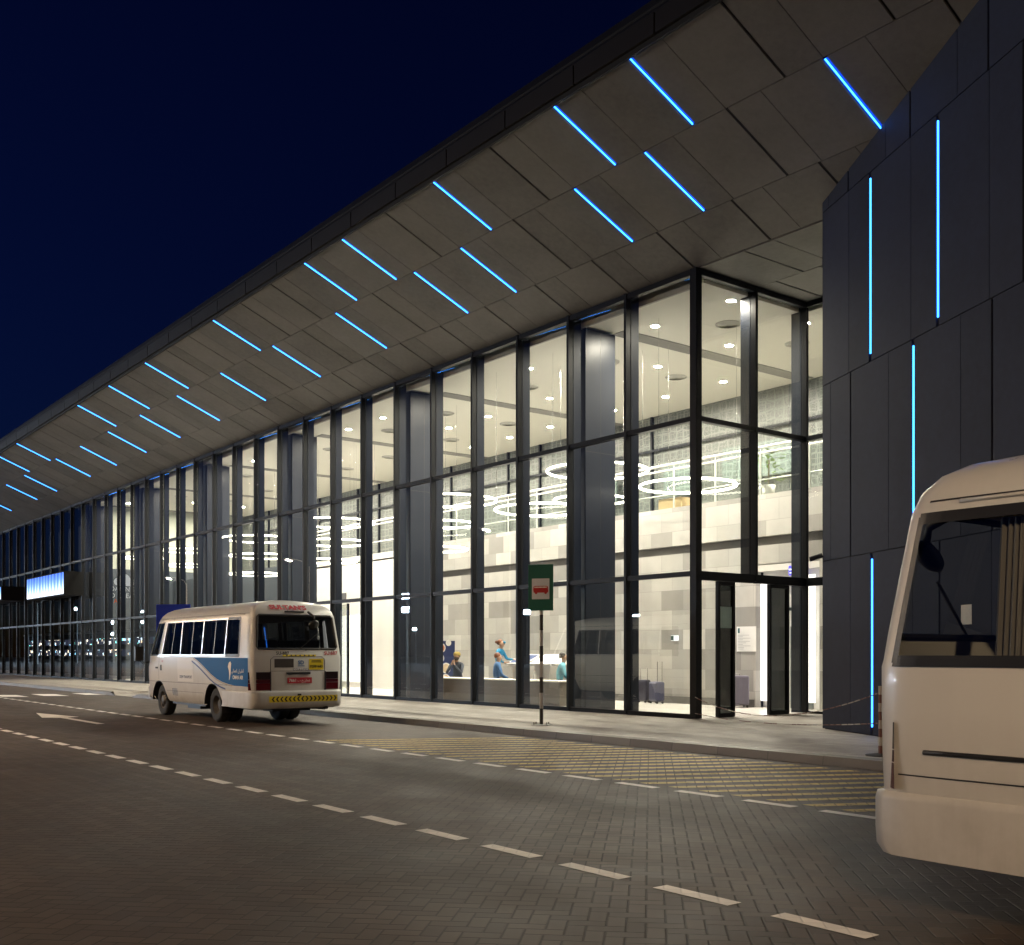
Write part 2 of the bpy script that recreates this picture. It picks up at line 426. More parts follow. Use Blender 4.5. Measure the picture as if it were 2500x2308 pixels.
def vent(x, y):
    m = MB()
    m.lathe([(.30,.003),(.29,-.02),(.24,-.03)], (x,y,9.05), n=28)
    for r in (.22,.17,.12,.07): m.lathe([(r,-.012),(r-.035,-.034)], (x,y,9.05), n=28)
    m.lathe([(.05,-.03),(0,-.032)], (x,y,9.05), n=28)
    m.build('ceiling_vent', M['vent'], TB, smooth=True)
for y in (2.88, 5.41):
    vent(-1.65, y)
    for k in range(5):
        for o in (-2.05, -5.4): vent(-3.65-7.56*k+o, y)
# floor, walls, gallery ---------------------------------------------
m = MB(); m.box(-70, 0, .05, 3.49, .0, .133); m.box(-70, 6, 3.491, 12, .0, .1325); m.build('interior_floor', M['floor'], TB)
m = MB(); m.box(-18.0, -2.27, 4.6, 4.8, .13, 4.08); m.box(-.4, 4.3, 4.6, 4.8, .13, 4.08); m.box(-2.27, -.4, 4.6, 4.8, 3.62, 4.08)
m.build('tiled_wall', M['tile'], TB)
m = MB(); m.box(-18.0, -2.3, 4.575, 4.6, .13, .32); m.build('skirting', plain('stone skirting', (.12,.115,.11), .5), TB)
m = MB(); m.box(-18.0, 4.3, 4.75, 4.78, 4.08, 4.3); m.build('shadow_gap', M['slot'], TB)
m = MB(); m.box(-18.0, 4.3, 4.6, 4.78, 4.3, 5.32); m.build('gallery_fascia', M['tile'], TB)
m = MB(); m.box(-41.7, 4.3, 4.79, 8.5, 5.05, 5.28); m.build('gallery_floor', M['floor'], TB)
m = MB(); m.box(-27.0, -18.003, 4.58, 4.78, .13, 4.95); m.build('white_wall', M['white'], TB)
m = MB(); m.box(-41.7, -27.003, 4.6, 4.78, .13, 5.3); m.build('grey_wall', M['grey_wall'], TB)
m = MB(); m.box(-41.7, 4.3, 8.5, 8.7, 5.28, 9.05); m.build('lattice_wall', M['lattice'], TB)
m = MB()
for i in range(0, 25): m.box(3.6-1.9*i, 3.68-1.9*i, 8.42, 8.5, 5.28, 9.04)
m.box(-41.7, 4.2, 8.40, 8.42, 7.9, 7.98)
m.build('lattice_frame', M['frame'], TB)
for x0, x1, z0, z1 in ((-6.45,-3.95,6.5,7.5), (-8.85,-7.6,6.35,7.4), (-13.2,-11.0,6.4,7.4)):
    m = MB(); m.box(x0, x1, 8.15, 8.2, z0, z1); m.build('lattice_panel', M['lattice2'], TB)
m = MB(); m.box(4.3, 4.45, 3.6, 8.6, .13, 9.05); m.build('end_wall', M['white'], TB)
m = MB(); m.box(-41.95, -41.8, .36, 8.5, 5.85, 9.05); m.build('white_wall', plain('pale wall', (.40,.42,.36), .7), TB)
m = MB(); m.box(-41.95, -41.8, .36, 8.5, .13, 5.849); gw = m.build('grey_wall', M['grey_wall'], TB)
t = MB(); X = -41.79; rt = (0,1,0); up = (0,0,1)
for cy, cz, r in ((1.72,5.18,.2),(2.05,5.3,.30),(2.38,5.18,.22)): t.poly([(X,cy+r*math.cos(a*PI/12),cz+r*math.sin(a*PI/12)) for a in range(24)])
t.box(X-.0015, X-.0005, 1.72, 2.38, 4.98, 5.2)
t.text('DARING T', .34, (X,2.1,4.80), rt, up); t.text('O CREATE', .34, (X,2.1,4.45), rt, up)
t.text('OV', .42, (X,5.75,4.74), rt, up); t.text('OV', .42, (X,5.75,4.40), rt, up)
t.poly([(X,7.72+.3*math.cos(a*PI/12),4.85+.34*math.sin(a*PI/12)) for a in range(24)])
t.text('ALL', .30, (X,1.75,4.16), rt, up, mi=1)
t.build('wall_lettering', [emit('backlit white letters', (1,1,1), .75), emit('backlit orange letters', (1,.18,.06), .7)], gw)
m = MB(); m.box(-24.6,-20.9,4.54,4.575,.35,2.95); m.build('glow_panel', M['lit'], TB)  # added glowing sheet to whiten the doorway, not a real lamp
m = MB(); m.box(-23.6,-22.7,4.55,4.579,3.55,3.85); m.box(-21.0,-20.7,4.55,4.579,3.2,3.6); m.build('wall_sign', plain('grey wall sign', (.10,.10,.105), .5), TB)
# far dark wing behind the left glass
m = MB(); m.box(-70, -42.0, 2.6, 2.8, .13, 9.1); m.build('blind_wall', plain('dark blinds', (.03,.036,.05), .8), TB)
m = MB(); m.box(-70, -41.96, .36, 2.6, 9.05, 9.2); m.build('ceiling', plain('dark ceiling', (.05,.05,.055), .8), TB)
# balustrade
m = MB()
for i in range(0, 16): m.cyl((3.6-1.45*i,4.70,5.28),(3.6-1.45*i,4.70,6.36), .026, n=10)
for z, r in ((6.5,.036),(6.36,.026),(5.70,.020)): m.cyl((-26.9,4.70,z),(4.2,4.70,z), r, n=10)
for i in range(0, 16): m.cyl((3.6-1.45*i,4.70,6.36),(3.6-1.45*i,4.70,6.49), .01, n=8)
bl = m.build('balustrade', plain('satin rail steel', (.78,.77,.74), .45, .4), TB, smooth=False)
m = MB(); m.poly([(-18,4.67,5.34),(4.2,4.67,5.34),(4.2,4.67,6.30),(-18,4.67,6.30)]); m.build('balustrade_glass', M['clear'], bl)
# lobby behind the side door
m = MB(); m.box(-2.27, -.4, 4.9, 5.0, .13, 3.62); m.box(-2.27,-.4,4.6,4.9,3.45,3.6); m.build('lobby_wall', M['white'], TB)
for x0, x1 in ((-2.13,-1.88), (-.74,-.55)):
    m = MB(); m.box(x0, x1, 4.62, 4.66, .3, 3.3); m.build('glow_panel', M['lit'], TB)
m = MB(); m.box(-1.42, -.78, 4.85, 4.90, .14, 2.1); d = m.build('door', plain('grey door', (.11,.13,.135), .45), TB)
m = MB(); m.cyl((-1.35,4.82,1.05),(-1.22,4.82,1.05), .012); m.cyl((-1.35,4.82,1.05),(-1.35,4.86,1.05), .012); m.build('handle', M['chrome'], d)
m = MB(); m.box(-1.2,-.98,4.84,4.849,1.55,1.68); m.build('door_sign', M['white'], d)
m = MB(); m.box(-1.45,-.75,4.85,4.9,2.48,2.56); m.build('door_head', M['fin'], TB)
# soffit -----------------------------------------------------------
SL = .42
zs = lambda y: 9.24 - SL*y
NR = Vector((0, -SL, -1)).normalized()       # facing down and out
def soffit_panel(b, x0, x1, y0, y1):         # y0 nearer the glass (larger y)
    g0 = .006
    p = [Vector((x0+g0,y0-g0,zs(y0-g0))),Vector((x1-g0,y0-g0,zs(y0-g0))),Vector((x1-g0,y1+g0,zs(y1+g0))),Vector((x0+g0,y1+g0,zs(y1+g0)))]
    b.prism(p, -NR*.035)
rows = ((0.0,-1.1,1.88,[]),
        (-1.1,-2.69,1.24,[-2,0,1,3,4,6,8,10,12,14,16,18,20,23,25,28]),
        (-2.69,-4.27,.53,[-4,-1,0,2,4,5,8,11,13,15,20,22,26]))
sb = MB(); strips = []
for y0, y1, xo, leds in rows:
    for k in range(-6, 37):
        xk = xo - MOD*k
        gap = lambda q: .046 if q in leds else .019
        x_next = xk + MOD
        soffit_panel(sb, xk+gap(k), xk+.70, y0, y1)
        soffit_panel(sb, xk+.70, x_next-gap(k-1), y0, y1)
        if k in leds: strips.append((xk, y0, y1))
sof = sb.build('soffit', M['soffit'], TB)
m = MB(); m.add([(-70,.05,zs(.05)+.06),(13,.05,zs(.05)+.06),(13,-4.28,zs(-4.28)+.06),(-70,-4.28,zs(-4.28)+.06)], [(0,1,2,3)])
m.build('soffit_backing', M['backing'], TB)
for xk, y0, y1 in strips:
    m = MB(); a = Vector((xk,y0-.03,zs(y0-.03)))+NR*.004; c = Vector((xk,y1+.03,zs(y1+.03)))+NR*.004
    m.cyl(a, c, .012, n=10); ls = m.build('led_strip', M['led'], TB)
    m = MB(); m.prism([a+Vector((-.046,0,0))-NR*.016, a+Vector((.046,0,0))-NR*.016, c+Vector((.046,0,0))-NR*.016, c+Vector((-.046,0,0))-NR*.016], -NR*.015); m.build('halo_strip', M['halo_strip'], ls)  # added strip behind the tube, halo painted in its colour
# flat soffit over the recess
m = MB()
for x0, x1, y0, y1 in ((.1,1.21,.03,1.86),(1.25,1.92,.03,1.86),(1.935,3.1,.03,1.86),(3.12,4.4,.03,1.86),(.1,.50,1.875,3.45),(.545,1.6,1.875,3.45),(1.615,2.35,1.875,3.45),(2.40,4.4,1.875,3.45)):
    m.box(x0, x1, y0, y1, 9.225, 9.26)
m.build('soffit', M['soffit'], TB)
m = MB(); m.box(.05, 4.5, .02, 3.6, 9.27, 9.3); m.build('soffit_backing', M['backing'], TB)
# fascia, coping, roof
m = MB(); x = 1.23 + MOD*5
while x > -70:
    m.box(x-MOD+.018, x-.018, -4.34, -4.28, zs(-4.3)-.02, 11.36); x -= MOD
m.build('fascia', M['fascia'], TB)
m = MB(); m.box(-70, 11, -4.275, -4.22, 10.95, 11.5); m.build('fascia_backing', M['backing'], TB)
m = MB(); m.add([(-70,-4.30,11.362),(11,-4.30,11.362),(11,-4.22,11.66),(-70,-4.22,11.66),(-70,-3.9,11.66),(11,-3.9,11.66),(-70,-3.9,11.362),(11,-3.9,11.362)], [(0,1,2,3),(3,2,5,4),(0,6,7,1),(4,5,7,6)])
m.build('coping', M['coping'], TB)
m = MB(); m.box(-70, 11, -3.9, 14, 11.4, 11.6); m.build('roof', M['coping'], TB)

# ------------------------------------------------------------------ stone clad wing at the right
W0 = Vector((3.3,-.3,0)); WD = Vector((.889,-.4575,0)).normalized(); WN = Vector((-WD.y*-1, 0, 0)); WN = Vector((WD.y, -WD.x, 0))
WG = thing('clad_wing', 'windowless wing clad in staggered dark stone panels with vertical blue lights', 'building', (3.3,-.3,0), math.atan2(WD.y, WD.x))
# local frame: x along the wall towards the camera, -y out of the wall
m = MB()
ROWS = ((.14,3.07,1.69),(3.07,6.15,1.0),(6.15,9.2,1.64),(9.2,12.6,.92))
LED = {(0,0),(1,1),(2,0),(2,1)}
wst = []
for ri, (z0, z1, s0) in enumerate(ROWS):
    cuts = []
    for k in range(-1, 6):
        a = s0 + 1.9*k; cuts.append((a, .042 if (ri, k) in LED else .022)); cuts.append((a+1.2, .006))
        if (ri, k) in LED: wst.append((a, z0, z1))
    ed = [(0,0)] + [c for c in cuts if .05 < c[0] < 9.95] + [(10,0)]
    for (a, ga), (c, gc) in zip(ed, ed[1:]):
        m.box(a+ga, c-gc, -.03, 0, z0+.007, z1-.007)
m.build('cladding', M['clad'], WG)
m = MB(); m.box(.02, 10, .004, .6, .0, 12.7); m.build('core', M['backing'], WG)
m = MB(); m.box(0, .019, -.03, 3.75, .14, 9.21); m.build('side_wall', M['clad'], WG)
for a, z0, z1 in wst:
    m = MB(); m.cyl((a,-.022,z0+.13),(a,-.022,z1-.10), .0125, n=10); ls = m.build('led_strip', M['led'], WG)
    m = MB(); m.box(a-.041, a+.041, -.010, .003, z0+.13, z1-.10); m.build('halo_strip', M['halo_strip'], ls)  # same painted blue halo behind the wall tubes
m = MB(); m.box(4.12, 4.36, -.036, -.032, 1.85, 2.12); m.build('notice', M['white'], WG)

# ------------------------------------------------------------------ entrance portals at the far left
def portal_sign():
    t = NT('backlit banner'); sx = t.node('ShaderNodeSeparateXYZ'); t.link(t.coords(), sx.inputs[0])
    w = t.node('ShaderNodeTexWave', wave_type='BANDS'); w.inputs['Scale'].default_value = .55; w.inputs['Distortion'].default_value = 2.5; w.inputs['Detail'].default_value = 1
    t.link(t.coords(), w.inputs['Vector'])
    zz = t.node('ShaderNodeMapRange'); t.link(sx.outputs[2], zz.inputs['Value']); zz.inputs['From Min'].default_value = .05; zz.inputs['From Max'].default_value = 1.1
    zz.inputs['To Min'].default_value = 1; zz.inputs['To Max'].default_value = 0
    k = t.math('ADD', t.math('MULTIPLY', zz.outputs[0], .75), t.math('MULTIPLY', w.outputs['Fac'], .3))
    col = t.ramp(k, [(.0, (.03,.08,.45)), (.45, (.16,.32,.85)), (.8, (.7,.85,1)), (1, (1,1,1))])
    e = t.node('ShaderNodeEmission'); t.link(col, e.inputs[0]); e.inputs[1].default_value = 2.0
    return t.done(e)
M['banner_lit'] = portal_sign()
def portal(x0, x1, y, z0, z1, label):
    P = thing('entrance_portal', label, 'entrance canopy', (x0,0,z0))
    w = x1-x0; h = z1-z0
    m = MB(); m.box(0, w, y+.05, -.11, 0, h); m.build('canopy_box', plain('black canopy sheet', (.010,.010,.011), .7, spec=.08), P)
    m = MB(); m.box(.08, w-.08, y+.02, y+.045, .06, h-.06); m.build('glow_panel', M['banner_lit'], P)
    m = MB()
    for k in range(1, 5): m.box(w*k/5-.012, w*k/5+.012, y+.012, y+.018, .06, h-.06)
    m.build('panel_joint', M['frame'], P)
portal(-48.8, -41.5, -1.08, 4.4, 5.6, 'black box canopy with a glowing blue and white front, nearer the minibus')
portal(-61.0, -53.4, -1.41, 4.58, 5.42, 'black box canopy cut by the left edge of the photo, past the glowing one')

# ------------------------------------------------------------------ pendant ring lights
rings = [(-2.46,2.4,5.37,1.12,'large thin ring light hanging lowest beside the glass corner'),
 (-5.64,2.45,6.15,1.30,'wide upper ring light half hidden by the steel column beside the bus stop sign'),
 (-5.84,2.4,5.42,.95,'small ring light hanging right below a wider ring behind the first column'),
 (-7.82,2.4,5.38,1.30,'thin ring light with the gallery railing right behind it, left of the first column'),
 (-12.27,2.4,6.13,1.42,'wide top ring of the stack in the third bay, over two smaller rings'),
 (-12.69,2.4,5.45,1.02,'middle ring of the stack of three in the third bay'),
 (-13.12,2.4,4.71,1.02,'lowest ring of the stack of three in the third bay'),
 (-19.78,2.4,6.18,1.50,'top ring of the stack hanging over the open entrance beside the minibus'),
 (-19.78,2.45,5.46,1.30,'middle ring of the stack hanging over the open entrance beside the minibus'),
 (-20.17,2.4,4.82,1.05,'lowest ring of the stack hanging over the open entrance beside the minibus'),
 (-26.09,2.4,6.12,1.45,'top ring of the stack hanging above the roof of the white minibus'),
 (-25.8,2.4,5.4,1.25,'middle ring of the stack hanging above the roof of the white minibus'),
 (-26.34,2.4,4.7,1.05,'lowest ring of the stack hanging above the roof of the white minibus'),
 (-33.95,2.4,6.24,1.15,'upper ring of the far pair above the blue sign behind the minibus'),
 (-33.63,2.4,5.53,1.0,'lower ring of the far pair above the blue sign behind the minibus'),
 (-39.7,2.4,6.3,1.0,'farthest ring light in front of the dark wall with the cloud')]
for x, y, z, r, lab in rings:
    P = thing('ring_light', lab, 'pendant light', (x,y,z), random.uniform(0,2), 'ring pendants in the hall')
    n = 56
    m = MB(); m.tube([(r*math.cos(2*PI*i/n), r*math.sin(2*PI*i/n), 0) for i in range(n)], .028, n=8, closed=True)
    m.build('ring', M['ring'], P, smooth=True)
    m = MB()
    for a in range(3): m.cyl((r*math.cos(2.1*a), r*math.sin(2.1*a), .03), (r*math.cos(2.1*a), r*math.sin(2.1*a), 9.045-z), .004, n=6)
    m.build('cable', M['chrome'], P)

# ------------------------------------------------------------------ minibus
def dusty(name, c):
    t = NT(name); sx = t.node('ShaderNodeSeparateXYZ'); t.link(t.coords(), sx.inputs[0])
    st = t.node('ShaderNodeMapping'); st.inputs['Scale'].default_value = (9,9,.7); t.link(t.coords(), st.inputs['Vector'])
    streak = t.noise(1.0, 4, .6, st.outputs[0]); n = t.noise(4, 6, .65); f = t.noise(40, 3)
    h = t.node('ShaderNodeMapRange'); t.link(sx.outputs[2], h.inputs['Value']); h.inputs['From Min'].default_value = .3; h.inputs['From Max'].default_value = 1.15; h.inputs['To Min'].default_value = 1; h.inputs['To Max'].default_value = .12
    d = t.math('MULTIPLY', t.math('MULTIPLY', h.outputs[0], .62), t.math('ADD', t.math('MULTIPLY', n, .9), t.math('MULTIPLY', streak, .7)))
    d = t.math('MINIMUM', d, .75)
    col = t.mix(d, (*c, 1), (.20,.165,.125,1))
    r = t.math('ADD', t.math('MULTIPLY', d, .45), t.math('MULTIPLY_ADD', n, .1, .22))
    b = t.bsdf(col, r, normal=t.bump(t.noise(1.3, 2), .03, .05)); t.link(t.math('SUBTRACT', .6, d), b.inputs['Coat Weight'])
    return t.done(b)
M['body'] = dusty('cream bus paint', (.66,.655,.63))
M['bus_trim'] = plain('cream bus trim', (.67,.635,.575), .32, vary=.05, scale=1.2, coat=.5)
M['bus_white'] = plain('white bus paint', (.72,.70,.66), .34, vary=.04, coat=.5)
M['bus_glass'] = glass_mat('tinted bus glass', (.26,.27,.27), 1.5, .0)
M['bus_glass_clear'] = glass_mat('lightly tinted bus glass', (.80,.82,.80), 1.2, .0)
M['rubber'] = plain('tyre rubber', (.016,.016,.016), .8)
M['rim'] = plain('steel rim', (.085,.08,.075), .55, .4)
M['trim_black'] = plain('black trim', (.012,.012,.013), .42)
M['alu'] = plain('window frame aluminium', (.55,.56,.58), .3, .8)
M['blue'] = plain('blue livery', (.002,.10,.32), .55, spec=.15)
M['navy'] = plain('navy stripe', (.02,.05,.20), .4)
M['gold'] = plain('gold stripe', (.36,.27,.14), .4)
M['red'] = plain('red lettering', (.42,.015,.03), .45)
M['yellow_sign'] = plain('yellow reflective film', (.72,.56,.02), .45)
M['seat'] = plain('seat fabric', (.04,.045,.06), .9)
LV = [(.34,.90),(.42,.955),(.56,.985),(.75,1.0),(.90,1.012),(1.12,1.02),(1.38,1.02),(1.42,1.016),(1.56,1.004),(2.16,.945),(2.22,.935),(2.32,.90),(2.41,.82),(2.47,.70),(2.515,.5),(2.545,.25),(2.556,.001)]
def lerp(tab, v):
    if v <= tab[0][0]: return tab[0][1]
    for (a, fa), (b, fb) in zip(tab, tab[1:]):
        if v <= b: return fa + (fb-fa)*(v-a)/(b-a)
    return tab[-1][1]
RX = [(.34,-.05),(.42,-.01),(.56,0),(1.38,0),(1.42,-.01),(1.56,-.03),(2.16,-.13),(2.22,-.14),(2.32,-.18),(2.41,-.25),(2.47,-.34),(2.515,-.47),(2.545,-.62),(2.556,-.72)]
FX = [(.34,-6.12),(.42,-6.18),(.56,-6.2),(.9,-6.2),(1.12,-6.18),(1.38,-6.10),(1.56,-6.0),(2.16,-5.64),(2.22,-5.6),(2.32,-5.5),(2.41,-5.38),(2.47,-5.22),(2.515,-5.05),(2.545,-4.85),(2.556,-4.7)]
YS = [(-6.2,.80),(-6.16,.86),(-6.08,.92),(-5.95,.96),(-5.75,.985),(-5.4,1.0),(-.24,1.0),(-.13,.993),(-.06,.975),(-.02,.95),(0,.92)]
RW, FW, AR = -2.0, -5.2, .46
def bx(z, xa): return xa + lerp(RX, z)*max(0, 1+xa/1.3) + (lerp(FX, z)+6.2)*max(0, 1-(xa+6.2)/2.3)
def by(z, xa): return lerp(LV, z)*lerp(YS, xa)
def arch(xa):
    for c in (RW, FW):
        d = abs(xa-c)
        if d < AR: return .36 + math.sqrt(AR*AR-d*d)
    return 0
XA = sorted(set([0,-.02,-.06,-.13,-.24,-.58,-1.29,-2.54,-3.79,-5.02,-5.25,-5.75,-5.95,-6.08,-6.16,-6.2,-3.1,-4.4] +
    [round(c+AR*math.cos(PI*i/14)*.9999, 4) for c in (RW, FW) for i in range(15)]), reverse=True)
RE = [-.58]
def side_open(xm, zm): return (-5.02 < xm < RE[0] and 1.42 < zm < 2.16) or (-5.95 < xm < -5.25 and 1.42 < zm < 2.16)
def make_minibus(loc, label, marks=True, glass=None, rz=0):
    glass = glass or M['bus_glass']; RE[0] = -.58 if marks else -.13
    P = thing('minibus', label, 'minibus', loc, rz)
    body = MB(); win = MB()
    nl = len(LV); idx = {}
    def vid(i, j, s):
        xa = XA[i]; z = max(LV[j][0], min(arch(xa), .88)) if LV[j][0] < .9 else LV[j][0]
        key = (i, j, s)
        if key not in idx:
            idx[key] = len(body.v); body.v.append((bx(z, xa), s*by(z, xa), z))
        return idx[key]
    for s in (-1, 1):
        for i in range(len(XA)-1):
            for j in range(nl-1):
                xm = (XA[i]+XA[i+1])/2; zm = (LV[j][0]+LV[j+1][0])/2
                q = (vid(i,j,s), vid(i+1,j,s), vid(i+1,j+1,s), vid(i,j+1,s))
                if side_open(xm, zm):
                    win.add([Vector(body.v[a]) - Vector((0, s*.012, 0)) for a in q], [(0,1,2,3)])
                else:
                    body.f.append(q if s > 0 else q[::-1]); body.m.append(0)
    for i, end in ((0, 1), (len(XA)-1, -1)):           # rear and front faces
        lo, hi, yw = (1.56, 2.2199, .90) if end > 0 else (1.38, 2.2199, .80)
        for j in range(nl-1):
            z0, z1 = LV[j][0], LV[j+1][0]
            a, b, c, d = (Vector(body.v[vid(i,j,-1)]), Vector(body.v[vid(i,j,1)]), Vector(body.v[vid(i,j+1,1)]), Vector(body.v[vid(i,j+1,-1)]))
            if z0 >= lo-.001 and z1 <= hi+.002:
                f0, f1 = yw/abs(a.y), yw/abs(d.y)
                f0 = min(f0, .955); f1 = min(f1, .955)
                a2, b2, c2, d2 = (Vector((a.x, a.y*f0, a.z)), Vector((b.x, b.y*f0, b.z)), Vector((c.x, c.y*f1, c.z)), Vector((d.x, d.y*f1, d.z)))
                body.add([a, a2, d2, d], [(0,1,2,3)]); body.add([b2, b, c, c2], [(0,1,2,3)])
                o = Vector((-.012*end, 0, 0)); win.add([a2+o, b2+o, c2+o, d2+o], [(0,1,2,3)])
            else: body.add([a, b, c, d], [(0,1,2,3)])
    bo = body.build('body', M['body'], P, merge=True)
    for p in bo.data.polygons: p.use_smooth = True
    bo.data.set_sharp_from_angle(angle=R(38))
    win.build('window_glass', glass, P)
    # under-floor, chassis and cabin
    m = MB(); m.box(-5.95,-.15,-.86,.86,.80,.86); m.build('cabin_floor', M['seat'], P)
    m = MB()
    m.box(-4.55,-2.6,-.9,.9,.30,.79); m.box(-1.4,-.25,-.84,.84,.36,.79); m.box(-6.0,-5.75,-.8,.8,.36,.79); m.box(-5.7,-1.4,-.42,.42,.36,.79)
    m.box(-3.95,-3.2,-.78,-.40,.22,.30); m.box(-.9,-.45,-.35,.5,.27,.36); m.cyl((-1.6,.45,.33),(-.05,.62,.33),.035); m.box(-2.3,-1.75,-.2,.2,.24,.46)
    m.cyl((RW,-.62,.37),(RW,.62,.37),.06); m.cyl((FW,-.62,.37),(FW,.62,.37),.05)
    m.build('chassis', M['trim_black'], P)
    m = MB()
    for k in range(6):
        for y0, y1 in ((-.88,-.12),(.30,.88)):
            x = -.75-.74*k
            m.box(x-.09, x, y0, y1, 1.22, 1.74); m.box(x-.5, x, y0, y1, .98, 1.22); m.box(x-.06,x-.02,y0+.05,y1-.05,.86,.98)
    m.box(-5.25,-5.15,-.8,-.25,1.0,1.85); m.box(-5.25,-4.8,-.8,-.25,1.0,1.2)
    so = m.build('seats', M['seat'], P, bevel=.02)
    cu = plain('bus curtain', (.20,.19,.18), .9)
    for s in (-1, 1):
        for xc, wd in ((-.72,.16),(-1.36,.20),(-2.42,.15),(-2.68,.18),(-3.70,.15),(-3.93,.16),(-4.88,.18)):
            m = MB(); n = 14
            for i in range(n):
                a, b_ = xc-wd/2+wd*i/n, xc-wd/2+wd*(i+1)/n; ya, yb = .885+.018*math.sin(i*2.2), .885+.018*math.sin((i+1)*2.2)
                m.add([(a,s*(ya+.05),1.43),(b_,s*(yb+.05),1.43),(b_,s*(yb-.01),2.14),(a,s*(ya-.01),2.14)], [(0,1,2,3)])
            m.build('curtain', cu, P, smooth=True)
    m = MB(); m.lathe([(.17,0),(.19,.015),(.17,.03)], (-5.62,-.5,1.35), (.75,0,.65), n=24); m.build('steering_wheel', M['trim_black'], P)
    # wheels
    for cx, ys in ((RW, 1), (FW, 1)):
        for s in (-1, 1):
            w = thing('wheel', None, None, (cx, s*.80, .365)); w.parent = P
            m = MB(); yo = s*.13
            m.lathe([(.20,-.10),(.30,-.115),(.35,-.10),(.365,-.06),(.365,.06),(.35,.10),(.30,.115),(.20,.10)], (0,0,0), (0,1,0), n=36)
            if cx == RW: m.lathe([(.20,-.10),(.30,-.115),(.35,-.10),(.365,-.06),(.365,.06),(.35,.10),(.30,.115),(.20,.10)], (0,-s*.26,0), (0,1,0), n=36)
            m.build('tyre', M['rubber'], w, smooth=True)
            m = MB(); dp = -.02 if cx == RW else .05
            m.lathe([(.205,.095),(.195,.085),(.175,dp),(.12,dp-.01),(.11,dp+.045),(.05,dp+.06),(0,dp+.06)], (0,0,0), (0,s,0), n=28)
            for a in range(6): m.cyl((.145*math.cos(a*PI/3), s*(dp-.01), .145*math.sin(a*PI/3)), (.145*math.cos(a*PI/3), s*(dp+.02), .145*math.sin(a*PI/3)), .014, n=8)
            m.build('rim', M['rim'], w, smooth=True)
            m = MB(); m.box(-.02+.44,.44,-.17,.17,-.16,.14); 
            if cx == RW: m.build('mudflap', M['rubber'], w)
    for c in (RW, FW):                                   # inner arches, dark
        for s in (-1, 1):
            m = MB(); n = 14; p = [(c+(AR-.005)*math.cos(PI*i/n), .36+(AR-.005)*math.sin(PI*i/n)) for i in range(n+1)]
            for (xa, za), (xb, zb) in zip(p, p[1:]): m.add([(xa,s*.99,za),(xb,s*.99,zb),(xb,s*.5,zb),(xa,s*.5,za)], [(0,1,2,3)])
            m.poly([(x, s*.5, z) for x, z in p])
            m.build('wheel_arch', M['trim_black'], P)
    # side frames, seams
    for s in (-1, 1):
        al = MB(); tr = MB(); sm = MB()
        sp = lambda xa, z, o=.004: Vector((bx(z, xa), s*(by(z, xa)+o), z))
        def strip(b, pts, w, horiz, o=.004):
            for (xa, za), (xb, zb) in zip(pts, pts[1:]):
                if horiz: q = [sp(xa,za-w,o),sp(xb,zb-w,o),sp(xb,zb+w,o),sp(xa,za+w,o)]
                else: q = [sp(xa-w,za,o),sp(xa+w,za,o),sp(xb+w,zb,o),sp(xb-w,zb,o)]
                b.add(q, [(0,1,2,3)])
        run = lambda a, b_, z, n=24: [(a+(b_-a)*i/n, z) for i in range(n+1)]
        rise = lambda x, a=1.40, b_=2.18: [(x, a+(b_-a)*i/6) for i in range(7)]
        strip(al, run(-5.04,-1.27,2.17), .018, True, .007); strip(al, run(-5.04,-1.27,1.41), .022, True, .007)
        for x in (-5.02,-3.79,-2.54,-1.29): strip(al, rise(x), .026, False, .008)
        for x in (-4.4,-3.16,-1.91): strip(tr, rise(x,1.43,2.15), .022, False, -.006)
        strip(tr, run(-1.25,RE[0]+.02,2.17), .03, True, .006); strip(tr, rise(RE[0]+.01), .035 if marks else .02, False, .006); strip(tr, run(-1.25,RE[0]+.02,1.41), .03, True, .006)
        strip(tr, run(-5.97,-5.23,2.17), .014, True, .006); strip(tr, run(-5.97,-5.23,1.41), .016, True, .006)
        strip(tr, rise(-5.25), .016, False, .006); strip(tr, rise(-5.96), .016, False, .006); strip(tr, rise(-5.62,1.43,2.15), .012, False, .006)
        strip(sm, run(-6.1,-.14,.80,40), .004, True, .003); strip(sm, run(-6.1,-.14,2.26,40), .005, True, .003)
        strip(sm, run(-4.7,-2.5,.60,20), .003, True, .003)
        for x in (-5.17,): strip(sm, [(x,.84+.1*i) for i in range(14)], .005, False, .003)
        strip(sm, [(-5.98,.62+.1*i) for i in range(9)], .004, False, .003)
        al.build('window_frame', M['alu'], P); tr.build('window_trim', M['trim_black'], P); sm.build('panel_seam', M['black'], P)
    m = MB()                                             # louvred side vent
    for i in range(4):
        for k in range(6):
            x = -4.35+.085*i; z = .50+.028*k
            m.box(x, x+.065, -(by(z,x)+.006), -(by(z,x)-.004), z, z+.014)
    m.build('side_vent', M['trim_black'], P)
    m = MB(); m.box(-5.03,-4.97,-1.035,-1.01,1.06,1.19); m.build('filler_flap', M['trim_black'], P)
    m = MB(); m.box(-5.34,-5.22,-1.04,-1.01,1.10,1.14); m.build('door_handle', M['trim_black'], P)
    for s in (-1, 1):                                    # drip rail, marker lamps, rubbing moulding
        m = MB()
        xs_ = [-.35-.25*i for i in range(22)]
        m.tube([(bx(2.245,x), s*(by(2.245,x)+.008), 2.245) for x in xs_], .011, n=6); m.build('drip_rail', M['body'], P, smooth=True)
        if marks: continue
        m = MB(); m.tube([(bx(.93,x), s*(by(.93,x)+.004), .93) for x in [-.3-.13*i for i in range(9)]], .013, n=6); m.build('moulding', M['trim_black'], P, smooth=True)
